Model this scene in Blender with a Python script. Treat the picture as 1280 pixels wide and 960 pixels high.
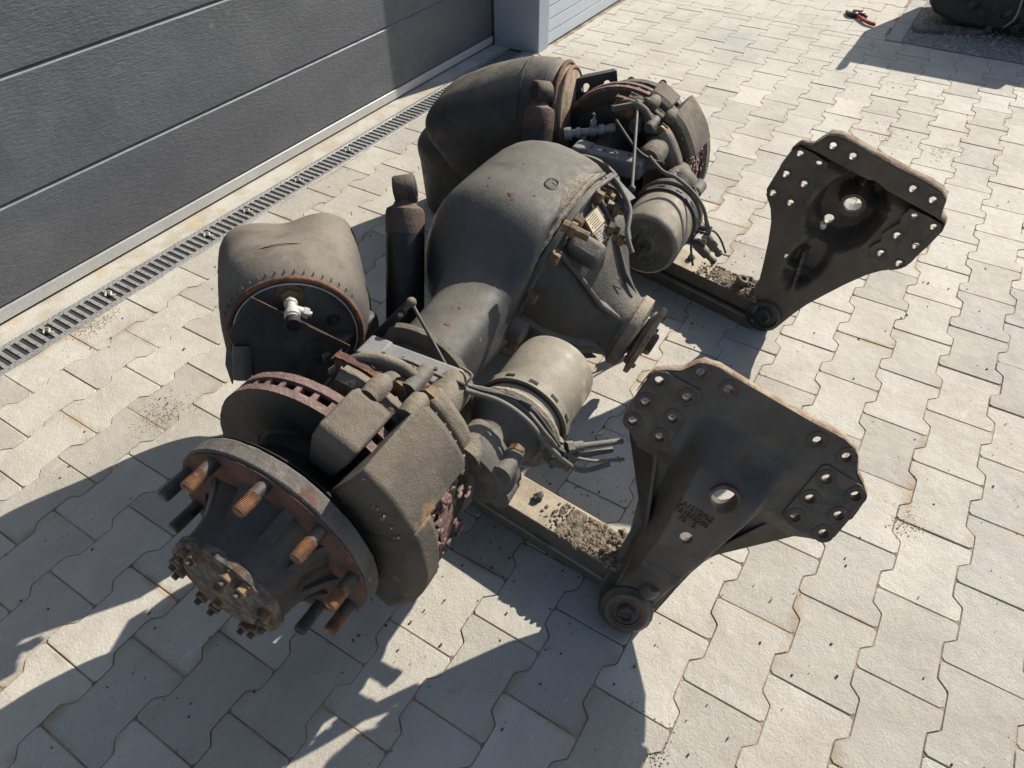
import bpy, bmesh, math, random
from mathutils import Vector, Matrix, noise
random.seed(7)
for o in list(bpy.data.objects): bpy.data.objects.remove(o)
SC = bpy.context.scene
COL = SC.collection
# ------------------------------------------------------------------ camera
CR = Matrix(((0.52703874, 0.6027104, -0.59914134), (-0.8498265, 0.36961603, -0.37573782), (-0.00500885, 0.70719458, 0.70700123)))
CP = Vector((0, 0, 1.34688)); FPX = 870.65
cam = bpy.data.cameras.new('camera'); cam.sensor_width = 36; cam.lens = 36*FPX/1280; cam.clip_start = .02; cam.clip_end = 400
camo = bpy.data.objects.new('camera', cam); COL.objects.link(camo); camo.matrix_world = Matrix.Translation(CP) @ CR.to_4x4(); SC.camera = camo
# ------------------------------------------------------------------ sky and sun
SUN_AZ = math.radians(-18.0); SUN_EL = math.radians(33)
sd = Vector((math.cos(SUN_EL)*math.cos(SUN_AZ), math.cos(SUN_EL)*math.sin(SUN_AZ), math.sin(SUN_EL)))
W = bpy.data.worlds.new('World'); SC.world = W; W.use_nodes = True
wn = W.node_tree; sky = wn.nodes.new('ShaderNodeTexSky'); sky.sky_type = 'NISHITA'; sky.sun_disc = False
sky.sun_elevation = SUN_EL; sky.sun_rotation = math.atan2(sd.x, sd.y)
bg = wn.nodes['Background']; bg.inputs['Strength'].default_value = 0.085
wn.links.new(sky.outputs[0], bg.inputs[0])
sl = bpy.data.lights.new('sun', 'SUN'); sl.energy = 5.0; sl.angle = math.radians(.5); sl.color = (1, .935, .82)
so = bpy.data.objects.new('sun', sl); COL.objects.link(so); so.location = (6, -2, 6)
so.rotation_euler = sd.to_track_quat('Z', 'Y').to_euler()
SC.view_settings.view_transform = 'Standard'; SC.view_settings.look = 'None'; SC.view_settings.exposure = 0.56; SC.view_settings.gamma = 1
SC.render.engine = 'CYCLES'

# ------------------------------------------------------------------ places
def ray(px, py):
    return (CR @ Vector((px-640, 480-py, -FPX))).normalized()
def at(px, py, z=0.):
    d = ray(px, py); return CP + d*((z-CP.z)/d.z)
def onto(px, py, p, n):
    d = ray(px, py); n = Vector(n); return CP + d*((Vector(p)-CP).dot(n)/d.dot(n))
def V(*a): return Vector(a)
AX = V(.325, .669, .365); AB = V(2.05, .795, .31); LEN = (AB-AX).length
U = (AB-AX).normalized(); VV = U.cross(V(0, 0, 1)).normalized(); WW = VV.cross(U)
if WW.z < 0: WW = -WW
def ax(s, a, h): return AX + U*s + VV*a + WW*h
S0 = .965; TT = math.radians(18)
def df(x, d, e): return ax(S0+x, d*math.cos(TT)+e*math.sin(TT), -d*math.sin(TT)+e*math.cos(TT))
DD = (df(0, 1, 0)-df(0, 0, 0)).normalized(); EE = (df(0, 0, 1)-df(0, 0, 0)).normalized()

# ------------------------------------------------------------------ mesh helpers
def frame(d, ref=None):
    d = Vector(d).normalized(); r = Vector(ref) if ref is not None else (V(0, 0, 1) if abs(d.z) < .9 else V(1, 0, 0))
    x = r - d*r.dot(d); x.normalize(); return x, d.cross(x), d
class MB:
    def __init__(s): s.v = []; s.f = []
    def add(s, vs, fs):
        o = len(s.v); s.v += [Vector(q) for q in vs]; s.f += [tuple(o+i for i in f) for f in fs]; return s
    def box(s, c, x, y, z, taper=1.):
        c = Vector(c); x = Vector(x)/2; y = Vector(y)/2; z = Vector(z)/2
        vs = [c+x*i*(taper if k > 0 else 1)+y*j*(taper if k > 0 else 1)+z*k for k in (-1, 1) for j in (-1, 1) for i in (-1, 1)]
        return s.add(vs, [(0, 2, 3, 1), (4, 5, 7, 6), (0, 1, 5, 4), (2, 6, 7, 3), (0, 4, 6, 2), (1, 3, 7, 5)])
    def abox(s, x0, x1, y0, y1, z0, z1):
        return s.box(((x0+x1)/2, (y0+y1)/2, (z0+z1)/2), (x1-x0, 0, 0), (0, y1-y0, 0), (0, 0, z1-z0))
    def rings(s, R, cap=True, closed=True, wrap=False):
        n = len(R[0]); vs = [p for r in R for p in r]; fs = []
        m = len(R)
        for i in range(m if wrap else m-1):
            for j in range(n if closed else n-1):
                a = i*n+j; b = i*n+(j+1) % n; i2 = (i+1) % m; fs.append((a, b, i2*n+(j+1) % n, i2*n+j))
        if cap and not wrap: fs.append(tuple(range(n))[::-1]); fs.append(tuple((m-1)*n+j for j in range(n)))
        return s.add(vs, fs)
    def lathe(s, o, d, prof, seg=32, ref=None, cap=True, fn=None, wrap=False):
        o = Vector(o); x, y, z = frame(d, ref); R = []
        for t, r in prof:
            R.append([o+z*t+(x*math.cos(a)+y*math.sin(a))*(fn(t, r, a) if fn else r) for a in [2*math.pi*j/seg for j in range(seg)]])
        return s.rings(R, cap=cap, wrap=wrap)
    def cyl(s, p, q, r, r2=None, seg=20):
        p = Vector(p); q = Vector(q); return s.lathe(p, q-p, [(0, r), ((q-p).length, r if r2 is None else r2)], seg)
    def ring(s, o, d, r0, r1, t0, t1, seg=40):
        return s.lathe(o, d, [(t0, r0), (t0, r1), (t1, r1), (t1, r0)], seg, wrap=True)
    def tube(s, pts, r, seg=10, cap=True):
        pts = [Vector(p) for p in pts]; R = []; x = None
        for i, p in enumerate(pts):
            d = (pts[min(i+1, len(pts)-1)]-pts[max(i-1, 0)]).normalized()
            if x is None: x = frame(d)[0]
            x = (x-d*x.dot(d)).normalized(); y = d.cross(x); rr = r[i] if isinstance(r, (list, tuple)) else r
            R.append([p+(x*math.cos(2*math.pi*j/seg)+y*math.sin(2*math.pi*j/seg))*rr for j in range(seg)])
        return s.rings(R, cap=cap)
    def prism(s, poly, o, x, y, z, t):
        o = Vector(o); x = Vector(x); y = Vector(y); z = Vector(z); n = len(poly)
        b = [o+x*p[0]+y*p[1] for p in poly]; T = [q+z*t for q in b]
        return s.add(b+T, [tuple(range(n))[::-1], tuple(n+i for i in range(n))]+[(i, (i+1) % n, n+(i+1) % n, n+i) for i in range(n)])
    def hexh(s, p, d, r, h, ref=None):
        return s.lathe(p, d, [(0, r*.98), (h*.85, r), (h, r*.88)], 6, ref)
    def ico(s, c, r, sub=1, squash=(1, 1, 1), jit=0.):
        bm = bmesh.new(); bmesh.ops.create_icosphere(bm, subdivisions=sub, radius=1)
        c = Vector(c); vs = [c+Vector((v.co.x*squash[0], v.co.y*squash[1], v.co.z*squash[2]))*r*(1+random.uniform(-jit, jit)) for v in bm.verts]
        fs = [tuple(v.index for v in f.verts) for f in bm.faces]; bm.free(); return s.add(vs, fs)
def spline(pts, n=8):
    pts = [Vector(p) for p in pts]; P = [pts[0]]+pts+[pts[-1]]; out = []
    for i in range(1, len(P)-2):
        for k in range(n):
            t = k/n; a, b, c, d = P[i-1], P[i], P[i+1], P[i+2]
            out.append(.5*((2*b)+(c-a)*t+(2*a-5*b+4*c-d)*t*t+(3*b-a-3*c+d)*t**3))
    out.append(pts[-1]); return out
WL = {}
def unit(v): return Vector(v).normalized()
def tag(o, label=None, cat=None, group=None, kind=None):
    if label: o['label'] = label
    if cat: o['category'] = cat
    if group: o['group'] = group
    if kind: o['kind'] = kind
    return o
def empty(name, loc, label, cat, group=None):
    o = bpy.data.objects.new(name, None); COL.objects.link(o); o.location = loc; o.empty_display_size = .05; WL[o] = Vector(loc)
    return tag(o, label, cat, group)
def build(name, mb, mat, parent=None, smooth=40, bevel=0, sub=0, rough=None, label=None, kind=None, seg=2, subsimple=False):
    c = sum(mb.v, Vector())/max(1, len(mb.v))
    me = bpy.data.meshes.new(name); me.from_pydata([tuple(q-c) for q in mb.v], [], mb.f); me.validate()
    bm = bmesh.new(); bm.from_mesh(me); bmesh.ops.recalc_face_normals(bm, faces=bm.faces); bm.to_mesh(me); bm.free()
    me.materials.append(mat)
    if smooth is not None:
        me.shade_smooth()
        if smooth < 180: me.set_sharp_from_angle(angle=math.radians(smooth))
    o = bpy.data.objects.new(name, me); COL.objects.link(o); o.location = c-(WL[parent] if parent else Vector()); o.parent = parent; WL[o] = c
    if bevel:
        m = o.modifiers.new('b', 'BEVEL'); m.width = bevel; m.segments = seg; m.limit_method = 'ANGLE'; m.angle_limit = math.radians(38)
    if sub:
        m = o.modifiers.new('s', 'SUBSURF'); m.levels = m.render_levels = sub
        if subsimple: m.subdivision_type = 'SIMPLE'
    if rough:
        t = bpy.data.textures.new(name, 'CLOUDS'); t.noise_scale = rough[1]; t.noise_depth = 3
        m = o.modifiers.new('d', 'DISPLACE'); m.texture = t; m.strength = rough[0]; m.mid_level = .5; m.texture_coords = 'LOCAL'
    return tag(o, label, None, None, kind)
def piece(name, src, M, parent, label=None):
    """another object that shares the mesh of src; M places it in the world"""
    o = bpy.data.objects.new(name, src if isinstance(src, bpy.types.Mesh) else src.data); COL.objects.link(o); o.parent = parent
    o.matrix_basis = Matrix.Translation(-(WL[parent] if parent else Vector())) @ M; WL[o] = M.translation.copy()
    if label: o['label'] = label
    return o
def mesh_only(name, mb, mat, smooth=40):
    me = bpy.data.meshes.new(name); me.from_pydata([tuple(q) for q in mb.v], [], mb.f)
    bm = bmesh.new(); bm.from_mesh(me); bmesh.ops.recalc_face_normals(bm, faces=bm.faces); bm.to_mesh(me); bm.free()
    me.materials.append(mat); me.shade_smooth(); me.set_sharp_from_angle(angle=math.radians(smooth)); return me
def MF(p, d, ref=None, spin=0):
    x, y, z = frame(d, ref); return Matrix.Translation(Vector(p)) @ Matrix((x, y, z)).transposed().to_4x4() @ Matrix.Rotation(spin, 4, 'Z')

# ------------------------------------------------------------------ materials
def surf(name, base, alt=None, asc=6, athr=(.4, .65), layers=(), rough=.6, rvar=.15, metal=0, bump=.15, bsc=120, bump2=0, b2sc=12, up=None, speck=None, coat=0, stretch=None, rnd=0., edge=None):
    """base colour mixed with 'alt' by noise; layers = (colour, noise scale, low, high, rough); up = dust that settled on flat tops"""
    m = bpy.data.materials.new(name); m.use_nodes = True; nt = m.node_tree; N = nt.nodes; L = nt.links
    b = N['Principled BSDF']; g = N.new('ShaderNodeNewGeometry'); pos = g.outputs['Position']
    if stretch:
        mp = N.new('ShaderNodeMapping'); mp.inputs['Scale'].default_value = stretch; L.new(pos, mp.inputs[0]); spos = mp.outputs[0]
    else: spos = pos
    def nz(scale, det=5, off=0, src=None):
        n = N.new('ShaderNodeTexNoise'); n.inputs['Scale'].default_value = scale; n.inputs['Detail'].default_value = det; n.inputs['Roughness'].default_value = .62
        if off:
            a = N.new('ShaderNodeVectorMath'); a.operation = 'ADD'; a.inputs[1].default_value = (off, off*2, off*3); L.new(src or pos, a.inputs[0]); L.new(a.outputs[0], n.inputs['Vector'])
        else: L.new(src or pos, n.inputs['Vector'])
        return n.outputs['Fac']
    def mr(x, lo, hi, a=0, c=1):
        r = N.new('ShaderNodeMapRange'); r.interpolation_type = 'SMOOTHSTEP'; r.inputs[1].default_value = lo; r.inputs[2].default_value = hi; r.inputs[3].default_value = a; r.inputs[4].default_value = c; L.new(x, r.inputs[0]); return r.outputs[0]
    def mul(a, c):
        q = N.new('ShaderNodeMath'); q.operation = 'MULTIPLY'; L.new(a, q.inputs[0])
        if isinstance(c, float): q.inputs[1].default_value = c
        else: L.new(c, q.inputs[1])
        return q.outputs[0]
    def mix(f, a, c):
        q = N.new('ShaderNodeMix'); q.data_type = 'RGBA'; L.new(f, q.inputs[0])
        for i, w in ((6, a), (7, c)):
            if isinstance(w, tuple): q.inputs[i].default_value = (*w, 1)
            else: L.new(w, q.inputs[i])
        return q.outputs[2]
    col = mix(mr(nz(asc, 6, 1.3, spos), *athr), base, alt or tuple(x*.75 for x in base))
    rg = N.new('ShaderNodeValue'); rg.outputs[0].default_value = rough; ro = rg.outputs[0]
    def fmix(f, a, c):
        q = N.new('ShaderNodeMix'); q.data_type = 'FLOAT'; L.new(f, q.inputs[0]); L.new(a, q.inputs[2])
        if isinstance(c, float): q.inputs[3].default_value = c
        else: L.new(c, q.inputs[3])
        return q.outputs[0]
    met = None
    for k, (c, s, lo, hi, r) in enumerate(layers):
        f = mr(nz(s, 8, 3.1+k*2.7), lo, hi); col = mix(f, col, c); ro = fmix(f, ro, float(r))
    if up:
        c, amt, lo = up; sp = N.new('ShaderNodeSeparateXYZ'); L.new(g.outputs['Normal'], sp.inputs[0])
        f = mul(mul(mr(sp.outputs[2], lo, .95), mr(nz(14, 6, 8.8), .25, .62, .35, 1)), float(amt)); col = mix(f, col, c); ro = fmix(f, ro, .92)
    if speck:
        c, s, amt = speck; f = mr(nz(s, 3, 5.5), amt, amt+.06); col = mix(f, col, c)
    if edge:      # grit that collects along the joints of a paver (its own coordinates)
        tc = N.new('ShaderNodeTexCoord'); sp = N.new('ShaderNodeSeparateXYZ'); L.new(tc.outputs['Object'], sp.inputs[0])
        ab = []
        for k, (lo, hi) in ((0, (.083, .1)), (1, (.050, .080))):
            q = N.new('ShaderNodeMath'); q.operation = 'ABSOLUTE'; L.new(sp.outputs[k], q.inputs[0]); ab.append(mr(q.outputs[0], lo, hi))
        mx = N.new('ShaderNodeMath'); mx.operation = 'MAXIMUM'; L.new(ab[0], mx.inputs[0]); L.new(ab[1], mx.inputs[1])
        col = mix(mul(mul(mx.outputs[0], mr(nz(4.5, 4, 12.1), .50, .66)), float(edge[1])), col, edge[0])
    # fine grain keeps every surface alive
    fg = nz(420, 3, 2.2); h = N.new('ShaderNodeHueSaturation'); L.new(col, h.inputs['Color']); L.new(mr(fg, .25, .75, .84, 1.16), h.inputs['Value'])
    if rnd:
        oi = N.new('ShaderNodeObjectInfo'); h2 = N.new('ShaderNodeHueSaturation'); L.new(h.outputs[0], h2.inputs['Color']); L.new(mr(oi.outputs['Random'], 0, 1, 1-rnd, 1+rnd), h2.inputs['Value']); L.new(h2.outputs[0], b.inputs['Base Color'])
    else: L.new(h.outputs[0], b.inputs['Base Color'])
    rn = N.new('ShaderNodeMath'); rn.operation = 'ADD'; L.new(ro, rn.inputs[0]); L.new(mr(nz(35, 4, 7), .2, .8, -rvar, rvar), rn.inputs[1]); L.new(rn.outputs[0], b.inputs['Roughness'])
    b.inputs['Metallic'].default_value = metal; b.inputs['Coat Weight'].default_value = coat
    bp = N.new('ShaderNodeBump'); bp.inputs['Strength'].default_value = bump; bp.inputs['Distance'].default_value = .004; L.new(nz(bsc, 6, 4.4, spos), bp.inputs['Height'])
    if bump2:
        b2 = N.new('ShaderNodeBump'); b2.inputs['Strength'].default_value = bump2; b2.inputs['Distance'].default_value = .02; L.new(nz(b2sc, 4, 6.6), b2.inputs['Height']); L.new(b2.outputs[0], bp.inputs['Normal'])
    L.new(bp.outputs[0], b.inputs['Normal'])
    return m
DUST = (.33, .29, .235); RUST = (.155, .076, .043); RUST2 = (.33, .15, .06); DRUST = (.10, .052, .035)
M = {}
PV = dict(alt=(.385, .355, .305), asc=5, athr=(.35, .7), layers=(((.485, .455, .40), 2.2, .50, .68, .85), ((.47, .385, .27), 2.7, .64, .74, .95), ((.275, .262, .245), 7, .62, .80, .8), ((.52, .49, .43), 26, .62, .74, .85), ((.33, .315, .29), 1.3, .55, .75, .8)), rough=.82, rvar=.08, bump=.35, bsc=190, bump2=.16, b2sc=22, speck=((.15, .14, .13), 160, .69))
M['paver'] = surf('paver_concrete', (.455, .428, .372), rnd=.12, edge=((.34, .255, .16), .9), **PV)
M['paver_far'] = surf('paver_concrete_far', (.455, .428, .372), **PV)
M['sand'] = surf('joint_sand', (.38, .31, .215), (.17, .14, .105), 9, (.4, .6), rough=.95, bump=.6, bsc=260)
M['loose_sand'] = surf('loose_sand', (.42, .34, .23), (.32, .26, .18), 30, rough=.95, bump=.5, bsc=300)
M['concrete'] = surf('threshold_concrete', (.50, .475, .42), (.42, .375, .30), 9, (.4, .6), layers=(((.50, .40, .27), 13, .56, .68, .9),), rough=.85, bump=.4, bsc=150)
M['galv'] = surf('galvanised_steel', (.40, .40, .39), (.33, .33, .33), 25, rough=.45, metal=.35, bump=.15, bsc=200, layers=(((.42, .37, .29), 20, .58, .7, .9),))
M['pit'] = surf('drain_dark', (.035, .035, .035), rough=.9)
M['door'] = surf('anthracite_door', (.078, .083, .095), (.095, .100, .112), 4, (.35, .65), layers=(((.120, .124, .132), 3.2, .45, .80, .6), ((.18, .172, .155), 9, .66, .80, .8)), rough=.45, bump=.85, bsc=90, stretch=(.45, 1, 1.6))
M['alu'] = surf('door_rail_aluminium', (.47, .47, .46), (.42, .42, .41), 8, rough=.45, metal=.2, bump=.05, layers=(((.45, .40, .32), 10, .6, .75, .9),))
M['lit_ledge'] = surf('lit_panel_ledge', (.33, .34, .37), rough=.4, metal=.2, bump=.05)  # sky light on the panel chamfers is put into this pale colour
M['seal'] = surf('rubber_seal', (.018, .018, .02), rough=.7)
M['pillar'] = surf('grey_sheet_metal', (.27, .31, .36), (.25, .285, .335), 3, rough=.4, bump=.03, bsc=30)
M['ldoor'] = surf('pale_grey_door', (.42, .47, .52), (.40, .45, .50), 3, rough=.4, bump=.05)
M['wall'] = surf('render_wall', (.55, .55, .53), rough=.9, bump=.4)
M['kerb'] = surf('kerb_concrete', (.36, .35, .33), (.30, .29, .27), 7, rough=.85, bump=.4)
M['gravel'] = surf('gravel', (.33, .32, .30), (.18, .17, .155), 60, (.35, .6), rough=.9, bump=1, bsc=120)
M['pebble'] = surf('pebbles', (.38, .37, .35), (.20, .19, .18), 22, (.35, .65), rough=.85, bump=.3)
M['grass'] = surf('grass', (.07, .10, .03), rough=.7)
M['wood'] = surf('old_wood', (.17, .155, .14), (.09, .08, .072), 30, rough=.85, bump=.8, bsc=80, stretch=(.2, 1, 1))
M['plastic'] = surf('black_plastic', (.022, .023, .025), (.03, .03, .03), 10, rough=.55, bump=.3, up=((.12, .115, .105), .5, .4))
M['red'] = surf('red_grip', (.42, .03, .028), (.30, .02, .02), 30, rough=.5)
M['blackgrip'] = surf('black_grip', (.02, .02, .022), rough=.5)
# machine surfaces
M['iron'] = surf('dusty_cast_iron', (.052, .052, .053), (.078, .073, .067), 10, (.35, .6), layers=(((.13, .12, .10), 22, .55, .75, .8), (RUST, 17, .70, .76, .85)), rough=.62, bump=.35, bsc=150, up=((.17, .15, .12), .7, .25))
M['dome'] = surf('grey_painted_casting', (.036, .036, .040), (.052, .050, .050), 7, (.35, .65), layers=(((.085, .075, .062), 4, .52, .74, .75), ((.022, .022, .024), 9, .58, .74, .4), ((.16, .11, .065), 9, .67, .74, .85), (RUST2, 15, .71, .75, .85)), rough=.42, rvar=.12, bump=.22, bsc=200, bump2=.06, b2sc=14, up=((.150, .135, .113), .8, .38))
M['gritty'] = surf('gritty_flange', (.12, .11, .095), (.20, .175, .14), 60, (.35, .6), layers=((DRUST, 20, .6, .7, .9),), rough=.9, bump=1., bsc=140, up=((.34, .29, .225), .8, .1))
M['carrier'] = surf('carrier_iron', (.050, .049, .048), (.075, .071, .065), 9, layers=(((.12, .10, .078), 12, .55, .75, .8), ((.025, .024, .023), 8, .60, .74, .4), (RUST, 14, .68, .74, .9)), rough=.6, bump=.5, bsc=150, bump2=.15, b2sc=35, up=((.20, .175, .138), .85, .25))
M['darkiron'] = surf('oily_dark_iron', (.022, .022, .023), (.035, .032, .03), 14, layers=(((.06, .052, .045), 9, .55, .72, .75), ((.085, .05, .032), 16, .66, .76, .8)), rough=.42, rvar=.2, bump=.3, bsc=120, up=((.15, .125, .10), .6, .35))
M['black'] = surf('near_black_iron', (.012, .012, .012), (.02, .018, .016), 20, rough=.6, bump=.5, bsc=90)
M['hub'] = surf('hub_iron', (.022, .0215, .021), (.04, .036, .032), 16, layers=(((.10, .085, .07), 12, .58, .75, .8),), rough=.45, rvar=.2, bump=.35, bsc=110, up=((.11, .095, .08), .6, .3))
M['hubcap'] = surf('peeling_hub_cap', (.06, .052, .045), (.15, .12, .095), 45, (.42, .56), layers=((DRUST, 18, .55, .66, .85),), rough=.7, bump=1., bsc=70)
M['rust'] = surf('rusty_iron', RUST, DRUST, 25, (.4, .6), layers=(((.26, .12, .055), 40, .55, .68, .9),), rough=.85, bump=.7, bsc=120)
M['rustdark'] = surf('dark_old_rust', (.085, .05, .035), (.045, .034, .028), 25, (.4, .6), layers=(((.17, .09, .05), 30, .60, .72, .9),), rough=.8, bump=.6, bsc=120, up=((.17, .13, .10), .5, .3))
M['pinkrust'] = surf('flaky_purple_rust', (.175, .098, .088), (.11, .062, .055), 50, (.4, .6), layers=(((.26, .17, .14), 60, .58, .68, .9),), rough=.85, bump=1., bsc=110, up=((.30, .22, .19), .5, .3))
M['flangerust'] = surf('flange_rust', (.13, .062, .042), (.085, .05, .04), 30, (.4, .6), layers=(((.20, .085, .04), 55, .58, .68, .9),), rough=.8, bump=.8, bsc=100)
M['flangegrey'] = surf('flange_grey_rim', (.13, .113, .10), (.085, .078, .07), 20, layers=(((.26, .22, .175), 25, .6, .68, .9), (DRUST, 18, .62, .7, .9)), rough=.8, bump=.8, bsc=90)
M['thread'] = surf('orange_rust_thread', (.25, .118, .052), (.12, .062, .038), 50, (.4, .6), layers=(((.34, .19, .10), 60, .56, .64, .9),), rough=.8, bump=.6, bsc=200)
M['discface'] = surf('brake_face', (.032, .03, .026), (.045, .038, .03), 8, layers=(((.085, .045, .028), 30, .63, .7, .8),), rough=.45, bump=.15, bsc=60)
M['caliper'] = surf('dusty_brown_caliper', (.058, .049, .041), (.088, .072, .056), 11, (.35, .6), layers=(((.19, .115, .062), 13, .62, .70, .9), ((.045, .040, .037), 20, .60, .72, .8)), rough=.85, bump=.55, bsc=330, bump2=.25, b2sc=26, up=((.18, .148, .112), .75, .3))
M['clay'] = surf('dusty_tan_casting', (.125, .105, .083), (.085, .070, .055), 16, layers=((RUST, 14, .62, .71, .9), ((.09, .075, .06), 25, .58, .7, .8)), rough=.88, bump=.6, bsc=260, bump2=.3, b2sc=30, up=((.25, .21, .16), .75, .2))
M['chamber'] = surf('chamber_paint', (.165, .148, .115), (.13, .116, .092), 11, layers=(((.30, .25, .175), 18, .56, .70, .9), ((.25, .12, .05), 28, .70, .75, .9)), rough=.55, bump=.15, bsc=150, up=((.33, .29, .225), .6, .2))
M['chamber2'] = surf('chamber_paint_stained', (.125, .118, .10), (.095, .09, .078), 14, layers=(((.27, .205, .12), 24, .57, .68, .9), ((.19, .085, .035), 36, .66, .72, .9)), rough=.55, bump=.2, bsc=150, up=((.37, .32, .24), .6, .1))
M['rubber'] = surf('dusty_rubber', (.050, .046, .042), (.070, .063, .056), 5, (.35, .65), layers=(((.12, .105, .09), 4, .52, .75, .85), ((.17, .125, .08), 12, .70, .78, .9)), rough=.78, bump=.25, bsc=60, bump2=.12, b2sc=9, up=((.20, .172, .138), .9, .12))
M['rubber2'] = surf('black_rubber', (.026, .025, .025), (.04, .037, .034), 5, layers=(((.07, .062, .055), 4, .55, .75, .85),), rough=.6, bump=.25, bsc=60, bump2=.12, b2sc=9, up=((.19, .168, .135), .9, .50))
M['shock'] = surf('black_paint_tube', (.014, .0135, .013), (.024, .022, .02), 20, layers=(((.06, .05, .042), 12, .60, .74, .8), ((.09, .05, .03), 25, .68, .75, .9)), rough=.5, bump=.1)
M['strap'] = surf('dark_strap', (.018, .017, .016), rough=.5, bump=.2)
M['seat'] = surf('grey_spring_seat', (.13, .135, .145), (.16, .16, .162), 12, layers=(((.24, .21, .165), 16, .60, .70, .9),), rough=.6, bump=.3, bsc=120, up=((.235, .23, .22), .8, .3))
M['hose'] = surf('grey_hose', (.075, .07, .064), (.11, .10, .088), 30, rough=.6, bump=.2, up=((.23, .205, .17), .7, .2))
M['cable'] = surf('dark_cable', (.035, .035, .036), rough=.5, up=((.14, .13, .115), .6, .2))
M['fitting'] = surf('aluminium_fitting', (.36, .35, .33), (.28, .27, .25), 60, rough=.5, metal=.3, bump=.2)
M['whitefit'] = surf('white_metal_fitting', (.46, .45, .42), (.34, .33, .31), 60, rough=.45, metal=.15, bump=.15)
M['brass'] = surf('rusty_brass', (.20, .135, .075), (.13, .085, .05), 60, layers=((RUST, 40, .58, .66, .9),), rough=.7, metal=.2, bump=.4)
M['label'] = surf('type_plate', (.60, .50, .36), (.50, .41, .28), 60, layers=(((.30, .20, .12), 120, .62, .68, .8),), rough=.5)
M['ink'] = surf('plate_print', (.12, .13, .15), (.18, .18, .18), 100, rough=.6)
M['arm'] = surf('trailing_arm', (.085, .072, .056), (.11, .092, .07), 12, layers=(((.05, .043, .036), 14, .6, .75, .7),), rough=.75, bump=.3, up=((.46, .39, .29), .95, .4))
M['dirt'] = surf('caked_dirt', (.26, .205, .145), (.10, .08, .06), 90, (.4, .6), layers=(((.38, .26, .16), 60, .62, .68, .9),), rough=.95, bump=1., bsc=200)
M['chip'] = surf('dark_chips', (.03, .029, .027), (.09, .08, .07), 60, rough=.8)
M['bracket'] = surf('oily_bracket', (.062, .053, .044), (.098, .080, .063), 8, (.35, .65), layers=(((.085, .068, .052), 7, .50, .72, .7), ((.115, .062, .036), 14, .60, .72, .8), ((.018, .017, .016), 4, .55, .72, .35)), rough=.5, rvar=.18, bump=.35, bsc=130)
M['edge_rust'] = surf('pale_rust_edge', (.20, .13, .085), (.30, .235, .17), 28, (.4, .6), layers=(((.19, .085, .04), 50, .6, .68, .9),), rough=.9, bump=.8, bsc=110)  # pale tan rust for bracket edges, drive flange and far bellow plate
M['boss'] = surf('rusty_bolt_ring', (.095, .056, .038), (.06, .045, .036), 50, layers=(((.17, .13, .10), 70, .6, .7, .7),), rough=.6, bump=.6, bsc=150)

# ================================================================== SETTING
YD = 2.155      # door plane
ground = MB().add([(-40, -40, -.0024), (60, -40, -.0024), (60, 40, -.0024), (-40, 40, -.0024)], [(0, 1, 2, 3)])
pav = build('pavement', ground, M['sand'], smooth=None, kind='structure')
gb = MB().add([(4.403, -12, .0016), (20, -12, .0016), (20, .303, .0016), (4.403, .303, .0016)], [(0, 1, 2, 3)])
grav = build('gravel_bed', gb, M['gravel'], smooth=None, kind='structure')

def clip(poly, ax_, val, keep_less):
    out = []
    for i in range(len(poly)):
        a, b = poly[i], poly[(i+1) % len(poly)]
        ia = (a[ax_] < val) == keep_less; ib = (b[ax_] < val) == keep_less
        if ia: out.append(a)
        if ia != ib:
            t = (val-a[ax_])/(b[ax_]-a[ax_]); out.append((a[0]+(b[0]-a[0])*t, a[1]+(b[1]-a[1])*t))
    return out
WD, NR = .0793, .0579
half = [(.0014, WD-.006), (.007, WD), (.037, WD), (.041, WD-.0015), (.057, NR+.0015), (.062, NR), (.1, NR), (.138, NR), (.143, NR+.0015), (.159, WD-.0015), (.163, WD), (.193, WD), (.1986, WD-.006)]
SHAPE = half+[(x, -y) for x, y in half[::-1]]
def paver_mb(mb, poly, z=0., tilt=(0, 0), c=(0, 0)):
    n = len(poly); cx = sum(p[0] for p in poly)/n; cy = sum(p[1] for p in poly)/n
    hx = max(abs(p[0]-cx) for p in poly); hy = max(abs(p[1]-cy) for p in poly)
    def ins(p, d): return (cx+(p[0]-cx)*(1-d/hx), cy+(p[1]-cy)*(1-d/hy))
    def zz(p): return z+(p[0]-cx)*tilt[0]+(p[1]-cy)*tilt[1]
    R = [[(p[0], p[1], -.012) for p in poly], [(p[0], p[1], zz(p)-.0014) for p in poly], [(*ins(p, .0013), zz(p)) for p in poly]]
    vs = [q for r in R for q in r]; fs = []
    for k in range(2):
        for i in range(n): fs.append((k*n+i, k*n+(i+1) % n, (k+1)*n+(i+1) % n, (k+1)*n+i))
    fs.append(tuple(2*n+i for i in range(n))); mb.add(vs, fs)
def px_of(p):
    v = CR.transposed() @ (Vector(p)-CP)
    if v.z > -.05: return None
    return (640-FPX*v.x/v.z, 480+FPX*v.y/v.z, -v.z)
stones = []
X0, Y0, DJ = .93178, -.12303, .139065
for i in range(-40, 130):
    for j in range(-70, 40):
        if (i+j) % 2: continue
        x = X0+.1*i; yc = Y0+DJ*j-.0783
        if x < -1.6 or x > 4.45 or yc > 2.05 or yc < -4.2: continue
        stones.append((x, yc, 0))
for i in range(-20, 60):
    for j in range(-20, 40):
        if (i+j) % 2: continue
        y = .30+.1*i; xc = 4.40+DJ*j
        if y < .15 or y > 2 or xc < 4.3 or xc > 11: continue
        stones.append((xc, y, 1))
cand = []
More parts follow.
